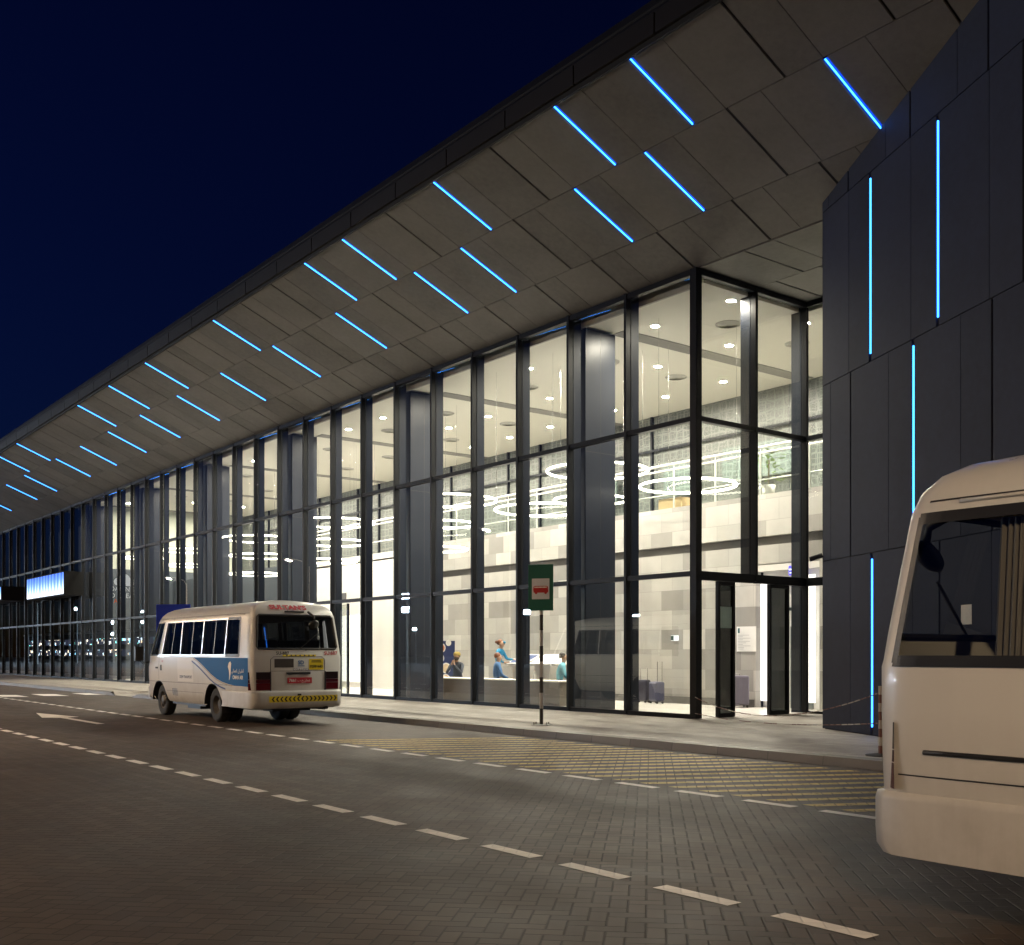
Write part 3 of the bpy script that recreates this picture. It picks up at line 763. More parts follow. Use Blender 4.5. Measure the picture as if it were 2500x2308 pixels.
    # mirrors
    for s in (-1, 1):
        m = MB(); m.tube([(-5.9,s*.98,1.25),(-5.98,s*1.12,1.22),(-6.02,s*1.2,1.3)], .015); m.box(-6.06,-5.96,s*1.2-.10,s*1.2+.10,1.28,1.62)
        m.build('mirror', M['trim_black'], P, bevel=.02)
    # bumper front and rear
    m = MB()
    pr = [(-.985,-1.44),(-.985,-.6),(-.985,-.20),(-.975,-.05),(-.93,.03),(-.8,.055),(-.4,.06),(.4,.06),(.8,.055),(.93,.03),(.975,-.05),(.985,-.20),(.985,-.6),(.985,-1.44)]
    for (ya, xa), (yb, xb) in zip(pr, pr[1:]):
        lv = ((.36,-.05),(.41,-.008),(.50,0),(.66,0),(.70,-.012))
        for (za, oa), (zb, ob) in zip(lv, lv[1:]): m.add([(xa+oa,ya*1.025,za),(xb+oa,yb*1.025,za),(xb+ob,yb*1.025,zb),(xa+ob,ya*1.025,zb)], [(0,1,2,3)])
        m.add([(xa-.012,ya*1.025,.70),(xb-.012,yb*1.025,.70),(xb-.1,yb*.98,.71),(xa-.1,ya*.98,.71)], [(0,1,2,3)])
    m.build('bumper', M['body'], P, smooth=True, merge=True)
    m = MB()
    for (ya, xa), (yb, xb) in zip(pr[2:-2], pr[3:-2]):
        for za, zb in ((.38,.52),(.52,.66)): m.add([(-6.2-xa-.02,ya*.93,za),(-6.2-xb-.02,yb*.93,za),(-6.2-xb-.02,yb*.93,zb),(-6.2-xa-.02,ya*.93,zb)], [(0,1,2,3)])
    m.build('bumper', M['body'], P, smooth=True, merge=True)
    hl = plain('headlight lens', (.5,.5,.5), .15)
    for s in (-1, 1):
        m = MB(); m.box(-6.24,-6.17,s*.62-.14,s*.62+.14,.78,.98); m.build('headlight', hl, P)
    # rear details
    rp = lambda y, z, o=.006: Vector((lerp(RX, z)+o, y, z))
    lamp_m = [plain('red lamp lens', (.09,.004,.007), .15), plain('dark red lens', (.06,.006,.01), .15), plain('smoked lens', (.022,.012,.012), .12), M['trim_black']]
    for s in (-1, 1):
        m = MB()
        for z0, z1, mi in ((.72,.86,0),(.865,.93,1),(.935,1.08,2)):
            ya, yb, yc = s*.62, s*.90, s*.985
            m.add([rp(ya,z0,.02),rp(yb,z0,.012),(-.13,s*1.022,z0),(-.13,s*1.022,z1),rp(yb,z1,.012),rp(ya,z1,.02)], [(0,1,4,5),(1,2,3,4)], mi)
        m.box(-.02,.018,s*.60-.005 if s > 0 else -.62, s*.62+.0 if s > 0 else -.595,.71,1.09,3)
        m.build('tail_lamp', lamp_m, P)
    m = MB()
    loop = [rp(-.885,1.59,.004),rp(-.85,1.545,.004),rp(.85,1.545,.004),rp(.885,1.59,.004),rp(.825,2.19,.004),rp(.79,2.225,.004),rp(-.79,2.225,.004),rp(-.825,2.19,.004)]
    m.tube(loop, .022, n=6, closed=True); m.build('window_gasket', M['trim_black'], P)
    m = MB()
    gate = [(-.56,.56),(-.60,.62),(-.60,1.33),(-.54,1.385),(.54,1.385),(.60,1.33),(.60,.62),(.56,.56)]
    m.tube([rp(y, z, .001) for y, z in gate], .006, n=5, closed=True); m.tube([rp(-.59,1.10,.001),rp(.59,1.10,.001)], .004, n=5)
    m.build('tailgate_seam', M['black'], P)
    m = MB(); m.box(.004,.035,-.26,.26,1.03,1.075); m.box(lerp(RX,2.29)+.002,lerp(RX,2.29)+.03,-.22,.20,2.285,2.315); m.box(.05,.068,-.04,.04,.60,.64); m.build('grab_handle', M['trim_black'], P)
    m = MB(); m.tube([rp(.18,1.52,.03),rp(.05,1.56,.035),rp(.46,1.86,.03)], .010, n=6); m.build('wiper', M['trim_black'], P)
    m = MB(); m.tube([rp(.30,2.30,.03),(.10,.30,2.20),(.12,.30,2.10)], .025, n=8); m.lathe([(0,-.03),(.10,-.025),(.115,0),(.09,.03),(0,.05)], (.10,.30,2.03), (.85,0,-.5), n=20); m.build('rear_mirror', M['trim_black'], P, smooth=True)
    m = MB(); m.cyl((-.25,.62,.36),(.06,.62,.34),.03); m.build('exhaust', M['trim_black'], P)
    if not marks: return P
    rt, up = (0,1,0), (0,0,1)
    def rtext(b, s, size, y, z, o=.008, **kw):
        dz = .05; sl = (Vector((lerp(RX,z+dz),0,z+dz))-Vector((lerp(RX,z-dz),0,z-dz)))
        b.text(s, size, rp(y,z,o), rt, sl, **kw)
    m = MB(); rtext(m, 'SULTAN’S', .165, -.13, 2.385, .03, bold=.009, squash=1.12); rtext(m, 'SU:687', .105, .74, 1.455, .012, bold=.003); m.build('red_lettering', M['red'], P)
    m = MB(); rtext(m, 'SU-687', .095, -.34, 1.455, .012, bold=.002); m.build('black_lettering', M['trim_black'], P)
    def chevrons(name, y0, y1, z0, z1, o, n, th):
        a = MB(); a.add([rp(y0,z0,o),rp(y1,z0,o),rp(y1,z1,o),rp(y0,z1,o)], [(0,1,2,3)]); st = a.build(name, M['yellow_sign'], P)
        c = MB(); h = (z1-z0)*.40; zc = (z0+z1)/2; w = (y1-y0)/(n+.6)
        for i in range(n):
            y = y0+w*(i+.8); d = -1 if i < n/2 else 1; k = h*.8
            for sgn in (-1, 1):
                c.add([rp(y-d*k*.5,zc+sgn*h,o+.003),rp(y-d*k*.5+th,zc+sgn*h,o+.003),rp(y+d*k*.5+th,zc,o+.003),rp(y+d*k*.5,zc,o+.003)], [(0,1,2,3)])
        c.build('chevron', M['trim_black'], st)
    chevrons('hazard_strip', -.66, .86, .475, .60, .066, 16, .035)
    chevrons('hazard_strip', -.34, .40, 1.395, 1.43, .008, 7, .03)
    m = MB(); m.add([rp(-.52,1.17,.006),rp(-.10,1.17,.006),rp(-.10,1.345,.006),rp(-.52,1.345,.006)], [(0,1,2,3)]); m.build('sticker', plain('dark brown sticker', (.035,.025,.022), .6), P)
    m = MB(); m.add([rp(.24,1.12,.006),rp(.57,1.12,.006),rp(.57,1.345,.006),rp(.24,1.345,.006)], [(0,1,2,3)]); st = m.build('sticker', M['yellow_sign'], P)
    m = MB(); m.text('92881683', .072, rp(.405,1.185,.010), rt, up, bold=.002); m.box(.0085,.010,.29,.52,1.275,1.285); m.box(.0085,.010,.30,.51,1.30,1.31); m.build('lettering', M['trim_black'], st)
    m = MB(); m.text('SD', .11, rp(.06,1.265,.008), rt, up, bold=.003); m.box(.007,.009,-.01,.14,1.195,1.208); m.build('emblem', M['blue'], P)
    m = MB(); m.text('C O A S T E R', .06, rp(.06,1.125,.010), rt, up); m.build('chrome_lettering', M['chrome'], P)
    m = MB(); m.box(.004,.016,-.24,.30,.85,.965); pl = m.build('number_plate', M['red'], P)
    m = MB(); m.text('7661', .085, (.0185,-.125,.907), rt, up, bold=.001); m.text('ب ح', .07, (.0185,.045,.907), rt, up); m.text('\ufee5\ufe8e\ufee4\ufecb', .075, (.0185,.19,.907), rt, up); m.build('lettering', M['white'], pl)
    # side livery on the left-hand side
    sp = lambda x, z, o=.006: Vector((x, -(by(z, x)+o), z))
    top = 1.365
    curve = [(-2.98,1.365),(-2.78,1.31),(-2.55,1.235),(-2.28,1.13),(-2.0,1.015),(-1.72,.925),(-1.42,.862),(-1.1,.822),(-.75,.80),(-.14,.79)]
    def band(b, c, d0, d1, o):
        for (xa, za), (xb, zb) in zip(c, c[1:]):
            b.add([sp(xa,za-d1,o),sp(xb,zb-d1,o),sp(xb,zb-d0,o),sp(xa,za-d0,o)], [(0,1,2,3)])
    dense = []
    for (xa, za), (xb, zb) in zip(curve, curve[1:]):
        for i in range(4): dense.append((xa+(xb-xa)*i/4, za+(zb-za)*i/4))
    dense.append(curve[-1])
    m = MB()
    for (xa, za), (xb, zb) in zip(dense, dense[1:]):
        for k in range(4): m.add([sp(xa,za+(top-za)*k/4),sp(xb,zb+(top-zb)*k/4),sp(xb,zb+(top-zb)*(k+1)/4),sp(xa,za+(top-za)*(k+1)/4)], [(0,1,2,3)])
    lv = m.build('livery_panel', M['blue'], P)
    m = MB(); m.text('OMAN AIR', .105, sp(-.62,.965,.010), (1,0,0), (0,0,1), bold=.003)
    m.text('\ufef2\ufee7\ufe8e\ufee4\ufecc\ufedf\ufe8d \ufee5\ufe8d\ufeae\ufef4\ufec4\ufedf\ufe8d', .10, sp(-.62,1.10,.010), (1,0,0), (0,0,1))
    em = [(-1.06,1.26),(-.98,1.29),(-.93,1.25),(-.95,1.15),(-.97,1.04),(-1.02,.93),(-1.06,.90),(-1.04,1.0),(-1.05,1.1),(-1.10,1.18)]
    m.poly([sp(x, z, .010) for x, z in em]); m.build('lettering', M['white'], lv)
    m = MB(); band(m, dense[:-6], .012, .030, .007); m.build('stripe', M['gold'], P)
    nav = [(x-.10 if x < -.9 else x-.1, z-.03-.05*i/len(dense)) for i, (x, z) in enumerate(dense[:-9])]
    m = MB(); band(m, nav, .03, .065, .008); m.build('stripe', M['navy'], P)
    m = MB(); m.add([sp(-3.95,.83),sp(-3.02,.83),sp(-3.02,1.1),sp(-3.95,1.1)], [(0,1,2,3)]); m.add([sp(-3.95,1.1),sp(-3.02,1.1),sp(-3.02,1.345),sp(-3.95,1.345)], [(0,1,2,3)]); ps = m.build('side_sticker', M['bus_white'], P)
    m = MB(); m.text('CREW TRANSPORT', .085, sp(-3.45,.93,.010), (1,0,0), (0,0,1), bold=.002); m.build('lettering', M['trim_black'], ps)
    m = MB(); m.text('687', .07, sp(-4.9,1.27,.008), (1,0,0), (0,0,1)); m.build('red_lettering', M['red'], P)
    return P
make_minibus((-4.97,-6.33,0), 'parked cream minibus seen from behind, blue livery and yellow chevron bumper strip', True)
make_minibus((11.45,-10.02,0), 'cream minibus cut off by the right edge, close in front of the clad wing', False, M['bus_glass_clear'], PI)

# ------------------------------------------------------------------ bus stop sign
P = thing('bus_stop_sign', 'green bus stop sign with a red bus, on a black and white banded pole', 'road sign', (-.44,-3.67,.13), R(38))
m = MB()
for k in range(8):
    z0 = .02+.288*k; m.cyl((0,0,z0),(0,0,z0+.288),.034,n=20,mi=(k % 2))
m.build('pole', [plain('black pole band', (.03,.028,.026), .5), plain('white pole band', (.45,.44,.43), .5)], P)
m = MB(); m.box(-.16,.16,-.13,.13,0,.012)
for x in (-.12,.12):
    for y in (-.09,.09): m.cyl((x,y,.012),(x,y,.06),.011,n=8)
m.build('base_plate', M['pole'], P)
m = MB(); m.box(-.235,.235,-.058,-.040,2.11,2.96); sg = m.build('sign_panel', plain('green enamel', (.012,.115,.085), .4), P, bevel=.004)
m = MB(); m.box(-.165,.165,-.0615,-.0585,2.32,2.70); wp = m.build('sign_field', plain('white sign film', (.62,.64,.70), .45), sg)
m = MB(); q = lambda x, z: (x, -.064, z)
m.poly([q(-.13,2.44),q(.135,2.44),q(.145,2.47),q(.135,2.55),q(.12,2.565),q(-.115,2.565),q(-.13,2.55),q(-.14,2.5)])
for x in (-.085,.095): m.poly([(x+.024*math.cos(a*PI/8), -.0645, 2.437+.024*math.sin(a*PI/8)) for a in range(16)])
bs = m.build('bus_pictogram', plain('red sign film', (.45,.02,.02), .45), wp)
m = MB()
for k in range(9): m.box(-.115+.026*k,-.097+.026*k,-.0662,-.0655,2.528,2.552)
m.build('pictogram_windows', M['white'], bs)
# ------------------------------------------------------------------ blue direction sign behind the minibus
P = thing('direction_sign', 'plain blue road sign with a white arrow tip showing above the minibus roof', 'road sign', (-20.4,-3.2,.13), R(40))
m = MB(); m.cyl((-.5,0,0),(-.5,0,2.9),.035); m.cyl((.5,0,0),(.5,0,2.9),.035); m.build('pole', M['pole'], P)
m = MB(); m.box(-.62,.62,-.06,-.04,1.75,2.96); sg = m.build('sign_panel', plain('blue enamel', (.002,.02,.30), .6, spec=.2), P)
m = MB(); m.poly([(-.16,-.063,2.44),(.16,-.063,2.44),(0,-.063,2.66)]); m.box(-.05,.05,-.0635,-.0625,2.0,2.44); m.build('arrow', M['white'], sg)

# ------------------------------------------------------------------ cctv camera on the wing edge
P = thing('cctv_camera', 'small bullet camera fixed high on the edge of the dark clad wing', 'camera', (3.28,-.33,3.15))
m = MB(); m.cyl((.06,.02,.02),(-.04,-.04,.0),.014,n=8); m.cyl((.07,.03,.02),(.055,.022,.02),.04); m.build('bracket', M['fin'], P)
m = MB(); m.cyl((-.02,.03,.035),(-.19,-.10,-.035),.042,n=14); m.build('housing', M['fin'], P)

# ------------------------------------------------------------------ banded posts with a plastic chain in front of the wing
M['bandw'] = plain('white band', (.36,.33,.30), .6); M['bandr'] = plain('red band', (.13,.05,.04), .6)
PX = [(6.83,-3.95),(9.3,-4.0)]
for i, (x, y) in enumerate(PX):
    P = thing('barrier_post', ['banded barrier post on the pavement before the wing corner','banded barrier post hidden behind the cut off cream minibus'][i], 'post', (x,y,.13))
    m = MB()
    for k in range(8): m.cyl((0,0,.02+.11*k),(0,0,.13+.11*k),.03,n=16,mi=k % 2)
    m.build('pole', [M['bandr'], M['bandw']], P)
    m = MB(); m.lathe([(0,.03),(.06,.03),(.19,.012),(.19,0),(0,0)], n=24); m.build('base_plate', M['rubber'] if 'rubber' in M else M['black'], P)
P = thing('barrier_chain', 'thin red and white plastic chain hung between the banded posts and the glass corner', 'chain', (6.83,-3.95,.13))
m = MB()
def chain(a, b, sag):
    a, b = Vector(a), Vector(b); n = 40
    pt = [a.lerp(b, i/n) - Vector((0,0,sag*4*(i/n)*(1-i/n))) for i in range(n+1)]
    for i in range(n): m.tube([pt[i], pt[i].lerp(pt[i+1], .8)], .008, n=5, mi=(i//3) % 2)
chain((0,0,.82), (2.47,-.05,.82), .16); chain((0,0,.42), (2.47,-.05,.42), .12); chain((0,0,.82), (-6.75,3.83,.45), .34); chain((0,0,.42), (-6.75,3.83,.12), .10)
m.build('links', [M['bandr'], M['bandw']], P)
# ------------------------------------------------------------------ hall furniture and people
m = None
P = thing('long_counter', 'long low counter with a white top along the glass, in front of the seated people', 'counter', (-8.6,1.3,.13))
m = MB(); m.box(-3.3,3.0,-.22,.22,.60,.64); m.build('top', M['white'], P, bevel=.01)
m = MB(); m.box(-3.25,2.95,-.12,.2,.0,.598); m.build('front', plain('dark counter front', (.10,.085,.07), .4), P)
P = thing('bench', 'long bench behind the low counter, carrying the seated people', 'bench', (-8.6,2.05,.13))
m = MB(); m.box(-3.2,2.9,-.25,.25,.34,.42); m.build('seat', M['seat'], P, bevel=.02)
m = MB()
for x in (-3.0,-1,1,2.7): m.box(x-.04,x+.04,-.2,.2,0,.34)
m.build('leg', M['frame'], P)
def lectern(x, y, lab, screen):
    P = thing('touch_table', lab, 'display desk', (x,y,.13), 0, 'tilted display desks')
    m = MB(); m.prism([(-.46,-.22,1.03),(.46,-.22,1.03),(.56,.30,1.30),(-.36,.30,1.30)], (0,.03,-.06)); t = m.build('top', M['lit_white'], P)
    if screen:
        m = MB(); m.poly([(-.38,-.172,1.062),(.40,-.172,1.062),(.48,.25,1.281),(-.30,.25,1.281)]); m.build('screen', emit('bluish screen', (.55,.62,.95), .75), t)
    m = MB(); m.prism([(-.36,-.12,1.02),(.40,-.12,1.02),(.30,-.12,.6),(.24,-.12,0),(-.18,-.12,0),(-.24,-.12,.6)], (0,.28,0)); m.build('base', M['white'], P)
M['lit_white'] = plain('bright white laminate', (.88,.87,.85), .3)
lectern(-9.62, 3.1, 'wide tilted desk with a bluish screen right of the standing woman', True)
lectern(-8.55, 3.1, 'plain white tilted desk behind the striped sign pole', False)
lectern(-7.55, 3.1, 'white tilted desk farthest right, behind the blurred seated person', False)
P = thing('roll_up_banner', 'navy banner with a column of round food pictures behind the seated man', 'banner', (-13.3,2.9,.13), R(25))
m = MB(); m.box(-.36,.36,-.01,.01,.08,1.72); bn = m.build('banner_sheet', plain('navy banner', (.012,.025,.10), .6), P)
m = MB(); m.box(-.38,.38,-.08,.08,0,.08); m.build('base', M['chrome'], P)
for x, z, c, r in ((-.12,1.50,(.5,.16,.06),.15),(-.17,1.17,(.55,.2,.05),.15),(.05,.86,(.7,.55,.35),.17),(.04,.50,(.5,.24,.08),.17),(.14,1.66,(.8,.8,.8),.10)):
    m = MB(); m.poly([(x+r*math.cos(a*PI/12),-.0115,z+r*math.sin(a*PI/12)) for a in range(24)]); pl = m.build('plate_picture', M['white'], bn)
    m = MB(); m.poly([(x+r*.8*math.cos(a*PI/12),-.013,z+r*.8*math.sin(a*PI/12)) for a in range(24)]); m.build('food_picture', plain('food print', c, .6, vary=.4, scale=14), pl)
# suitcases
def suitcase(x, y, rz, w, d, h, c, lab, ext):
    P = thing('suitcase', lab, 'suitcase', (x,y,.133), rz)
    mt = plain('suitcase shell', c, .4)
    m = MB(); m.box(-w/2,w/2,-d/2,d/2,.06,h); m.build('shell', mt, P, bevel=.05)
    m = MB()
    for k in range(5): m.box(-w/2+.06+k*(w-.12)/4-.008,-w/2+.06+k*(w-.12)/4+.008,-d/2-.006,-d/2+.002,.12,h-.06)
    m.build('rib', mt, P)
    m = MB()
    for sx in (-1,1):
        for sy in (-1,1): m.cyl((sx*(w/2-.05)-.015,sy*(d/2-.05),.032),(sx*(w/2-.05)+.015,sy*(d/2-.05),.032),.03,n=12)
    m.build('wheels', M['rubber'], P)
    m = MB(); e = ext
    m.tube([(-.11,d/2-.04,h-.02),(-.11,d/2-.04,h+e),(.11,d/2-.04,h+e),(.11,d/2-.04,h-.02)], .012, n=6); m.build('handle', M['chrome'], P)
suitcase(-5.74,4.15,R(10),.42,.26,.62,(.03,.03,.05),'dark suitcase half hidden by a fin, left of the one with the tall handle',.3)
suitcase(-5.15,4.1,R(-12),.40,.27,.58,(.04,.042,.085),'navy cabin case with its tall handle pulled up, by the tiled wall',.52)
suitcase(-2.52,4.22,R(62),.52,.32,.78,(.13,.12,.16),'large grey suitcase standing inside the open side door',.03)
P = thing('cardboard_box', 'brown cardboard box on the gallery edge behind the railing', 'box', (-5.35,5.0,5.28))
m = MB(); m.box(-.42,.42,-.2,.2,0,.34); m.build('carton', plain('cardboard', (.50,.36,.20), .8), P)
m = MB(); m.box(-.42,.42,-.03,.03,.3405,.342); m.build('tape', plain('packing tape', (.55,.45,.30), .3), P)
P = thing('potted_plant', 'leafy green plant on the gallery behind the railing near the glass corner', 'plant', (-2.2,5.0,5.28))
m = MB(); m.lathe([(0,0),(.14,0),(.18,.32),(.16,.32),(.15,.28),(0,.28)]); m.build('pot', M['white'], P, smooth=True)
m = MB(); lf = MB()
m.cyl((0,0,.28),(.02,0,.95),.02,n=6); m.build('stem', plain('stem', (.10,.08,.04), .8), P)
for i in range(44):
    a = random.uniform(0,2*PI); h = random.uniform(.45,1.2); r = random.uniform(.03,.26)
    c = Vector((r*math.cos(a), r*math.sin(a), h)); d = Vector((math.cos(a), math.sin(a), random.uniform(-.6,.5))).normalized(); s = d.cross(Vector((0,0,1))).normalized()
    l = random.uniform(.16,.28); lf.add([c, c+d*l*.5+s*l*.25, c+d*l, c+d*l*.5-s*l*.25], [(0,1,2,3)])
lf.build('leaves', plain('plant leaves', (.16,.26,.04), .5, vary=.4, scale=9), P)
P = thing('information_board', 'white notice board with lines of text on the tiled wall inside the side door', 'notice board', (-2.54,4.59,1.5))
m = MB(); m.box(-.30,.30,-.02,0,0,.62); bd = m.build('board', M['lit_white'], P)
m = MB(); m.box(-.26,-.20,-.023,-.0205,.46,.58,0)
for k, w in enumerate((.36,.16,.40,.16,.38,.26,.16,.4,.2,.18)): m.box(-.26,-.26+w,-.023,-.0205,.40-.038*k,.41-.038*k,1)
m.build('printing', [plain('teal emblem', (.02,.10,.12), .5), plain('grey print', (.45,.45,.46), .6)], bd)
P = thing('exit_sign', 'small lit white sign low on the tiled wall above the suitcases', 'sign', (-4.95,4.585,1.86))
m = MB(); m.box(-.13,.13,-.02,.0,-.07,.07); s_ = m.build('sign_face', emit('lit sign', (1,1,1), 1.5), P)
m = MB(); m.box(-.13,-.03,-.023,-.0205,-.06,.06); m.build('symbol', plain('dark symbol', (.03,.06,.05), .5), s_)
P = thing('lit_sign', 'violet blue backlit sign hung from the lobby ceiling above the side door', 'sign', (-1.02,4.52,3.30))
m = MB(); m.box(-.17,.17,-.03,.03,0,.22); m.build('sign_face', emit('violet light box', (.16,.13,1), 1.6), P)
m = MB(); m.box(-.15,.15,-.045,-.032,.12,.15); m.box(-.13,.13,-.045,-.032,.045,.065); m.build('lettering_bar', emit('white light', (.8,.85,1), 3), P)
m = MB(); m.cyl((0,0,.22),(0,0,.32),.01); m.build('rod', M['chrome'], P)

# people ----------------------------------------------------------------
SK = {}
def skin_c(k, c): 
    if k not in SK: SK[k] = plain(k, c, .6, vary=.06)
    return SK[k]
def person(label, loc, rz, J, bones, mats, hair=None, extra=None, group=None):
    """J: name -> (x,y,z,radius); bones: (a,b,material index)"""
    names = list(J); me = bpy.data.meshes.new('person')
    me.from_pydata([J[n][:3] for n in names], [(names.index(a), names.index(b)) for a, b, _ in bones], [])
    o = bpy.data.objects.new('person', me); COL.objects.link(o)
    o.modifiers.new('skin', 'SKIN'); sb_ = o.modifiers.new('sub', 'SUBSURF'); sb_.levels = 2; sb_.render_levels = 2
    for i, n in enumerate(names):
        v = me.skin_vertices[0].data[i]; r = J[n][3]; v.radius = (r, r) if len(J[n]) < 5 else (r, J[n][4]); v.use_root = (n == 'pelvis')
    bpy.context.view_layer.update()
    nm = bpy.data.meshes.new_from_object(o.evaluated_get(bpy.context.evaluated_depsgraph_get()))
    bpy.data.objects.remove(o)
    for m_ in mats: nm.materials.append(m_)
    for p in nm.polygons:
        p.use_smooth = True; best = (9, 0)
        for a, b, mi in bones:
            A, B = Vector(J[a][:3]), Vector(J[b][:3]); d = B-A; t = max(0, min(1, (p.center-A).dot(d)/max(1e-9, d.dot(d))))
            q = (p.center-(A+d*t)).length - .5*(J[a][3]*(1-t)+J[b][3]*t)
            if q < best[0]: best = (q, mi)
        p.material_index = best[1]
    b = bpy.data.objects.new('person', nm); COL.objects.link(b); b.location = loc; b.rotation_euler = (0,0,rz)
    tag(b, label, 'person', group)
    if hair:
        m = MB(); c, r, ht, mt = hair; c = Vector(c)
        prof = [(r*math.sin(PI*i/12), r*1.08*math.cos(PI*i/12)) for i in range(8)]
        m.lathe([(max(.001,a), h) for a, h in prof], c, ht, n=18); m.build('hair', mt, b, smooth=True)
    if extra: extra(b)
    return b
def hand(J, B, wrist, dirv, side, pre, mi):
    """palm, four fingers of unequal length and a thumb, slightly curled"""
    w = Vector(J[wrist][:3]); d = Vector(dirv).normalized(); s = Vector(side).normalized(); n = d.cross(s)
    p = w + d*.07; J[pre+'palm'] = (*p, .026, .018); B.append((wrist, pre+'palm', mi))
    for k, (o, l) in enumerate(((-.026,.066),(-.009,.078),(.009,.072),(.026,.055))):
        a = p + d*.02 + s*o; b_ = a + d*l*.6 - n*.008; c = a + d*l - n*.03
        J[f'{pre}f{k}a'] = (*a, .0095); J[f'{pre}f{k}b'] = (*b_, .0085); J[f'{pre}f{k}c'] = (*c, .0075)
        B += [(pre+'palm', f'{pre}f{k}a', mi), (f'{pre}f{k}a', f'{pre}f{k}b', mi), (f'{pre}f{k}b', f'{pre}f{k}c', mi)]
    a = w + d*.045 - s*.035; b_ = a + d*.035 - s*.02
    J[pre+'ta'] = (*a, .011); J[pre+'tb'] = (*b_, .009); B += [(pre+'palm', pre+'ta', mi), (pre+'ta', pre+'tb', mi)]
def head(J, B, base, z0, lean=(0,0), mi=0):
    x, y = base
    J['neck'] = (x, y, z0, .052); J['chin'] = (x+lean[0]*.4, y-.03+lean[1]*.4, z0+.085, .062, .066); J['face'] = (x+lean[0]*.8, y-.022+lean[1]*.8, z0+.155, .078, .092); J['crown'] = (x+lean[0], y+.0+lean[1], z0+.235, .066, .082)
    J['nose'] = (x+lean[0]*.8, y-.105+lean[1]*.8, z0+.135, .014)
    B += [('neck','chin',mi),('chin','face',mi),('face','crown',mi),('face','nose',mi)]
    for s in (-1, 1):
        J[f'ear{s}'] = (x+s*.083+lean[0]*.8, y+.005+lean[1]*.8, z0+.15, .016); B.append(('face', f'ear{s}', mi))
def eyes(b, x, y, z, dark):
    m = MB()
    for s in (-1, 1): m.lathe([(.001,-.012),(.010,-.008),(.012,0),(.010,.008),(.001,.012)], (x+s*.03, y-.088, z), (0,0,1), n=8)
    m.build('eyes', dark, b, smooth=True)
    m = MB(); m.box(x-.022,x+.022,y-.098,y-.088,z-.062,z-.054); m.build('mouth', skin_c('lips', (.30,.12,.10)), b)
def seated(label, loc, rz, shirt, trouser, sk, hair_c, hands_up=False, bend=.0, beard=None, cap=None):
    J = {'pelvis':(0,0,.54,.15,.125),'waist':(0,-.01-bend*.2,.70,.135,.11),'chest':(0,-.02-bend*.6,.90,.165,.115),'coll':(0,-.03-bend,1.03,.10,.08)}
    B = [('pelvis','waist',1),('waist','chest',1),('chest','coll',1)]
    for s in (-1, 1):
        J[f'sh{s}'] = (s*.18,-.03-bend,1.00,.062); J[f'kn{s}'] = (s*.13,-.44,.52,.062); J[f'th{s}'] = (s*.10,-.08,.53,.088); J[f'an{s}'] = (s*.13,-.42,.09,.042); J[f'to{s}'] = (s*.14,-.60,.04,.036)
        B += [('coll',f'sh{s}',1),('pelvis',f'th{s}',2),(f'th{s}',f'kn{s}',2),(f'kn{s}',f'an{s}',2),(f'an{s}',f'to{s}',3)]
        if hands_up:
            J[f'el{s}'] = (s*.25,-.22-bend,.74,.045); J[f'wr{s}'] = (s*.045,-.28-bend,.98,.030)
            dv, sv = (-s*.15,.05,1), (0,1,0)
        else:
            J[f'el{s}'] = (s*.26,-.10-bend,.72,.046); J[f'wr{s}'] = (s*.16,-.34,.62,.031)
            dv, sv = (-s*.2,-1,-.1), (s,0,0)
        B += [(f'sh{s}',f'el{s}',1),(f'el{s}',f'wr{s}',1)]
        hand(J, B, f'wr{s}', dv, sv, f'h{s}', 0)
    head(J, B, (0,-.04-bend), 1.07); B.append(('coll','neck',0))
    hc = (0, -.02-bend, 1.255)
    def ex(b):
        eyes(b, 0, -.062-bend, 1.235, M['black'])
        if beard:
            m = MB(); m.lathe([(.001,-.10),(.05,-.085),(.082,-.04),(.088,.0)], (0,-.062-bend,1.20), (0,.25,1), n=14); m.build('beard', beard, b, smooth=True)
        if cap:
            m = MB(); m.lathe([(.105,-.01),(.108,.04),(.09,.085),(.05,.105),(.001,.108)], (0,-.03-bend,1.27), (0,.05,1), n=18); m.build('cap', cap, b, smooth=True)
    return person(label, loc, rz, J, B, [sk, shirt, trouser, M['black']], (hc, .098, (0,.45,1), hair_c), ex)
skA = skin_c('fair skin', (.48,.29,.20)); skB = skin_c('brown skin', (.33,.19,.12))
hairA = plain('auburn hair', (.16,.055,.025), .55, vary=.35, scale=30); hairB = plain('dark hair', (.025,.02,.018), .55, vary=.3, scale=30)
blueA = plain('bright blue jacket', (.015,.22,.42), .7); blueB = plain('denim blue shirt', (.05,.14,.32), .75); tealC = plain('light blue shirt', (.12,.40,.52), .7)
navyD = plain('dark jacket', (.035,.04,.055), .75); troD = plain('dark trousers', (.03,.03,.035), .8); sand = plain('sand skirt', (.36,.30,.22), .8)
seated('seated bearded man in a yellow cap, hands joined at his mouth', (-11.35,2.05,.13), R(28), navyD, troD, skB, hairB, True, .04, hairB, plain('mustard cap', (.36,.26,.07), .8))
seated('seated person with auburn hair and denim blue shirt, back turned, below the standing woman', (-9.50,2.05,.13), R(152), blueB, troD, skA, hairA, False, .04)
seated('seated person in a light blue shirt on the bench right of the striped sign pole', (-6.75,2.05,.13), R(140), tealC, troD, skB, hairB, False, .10)
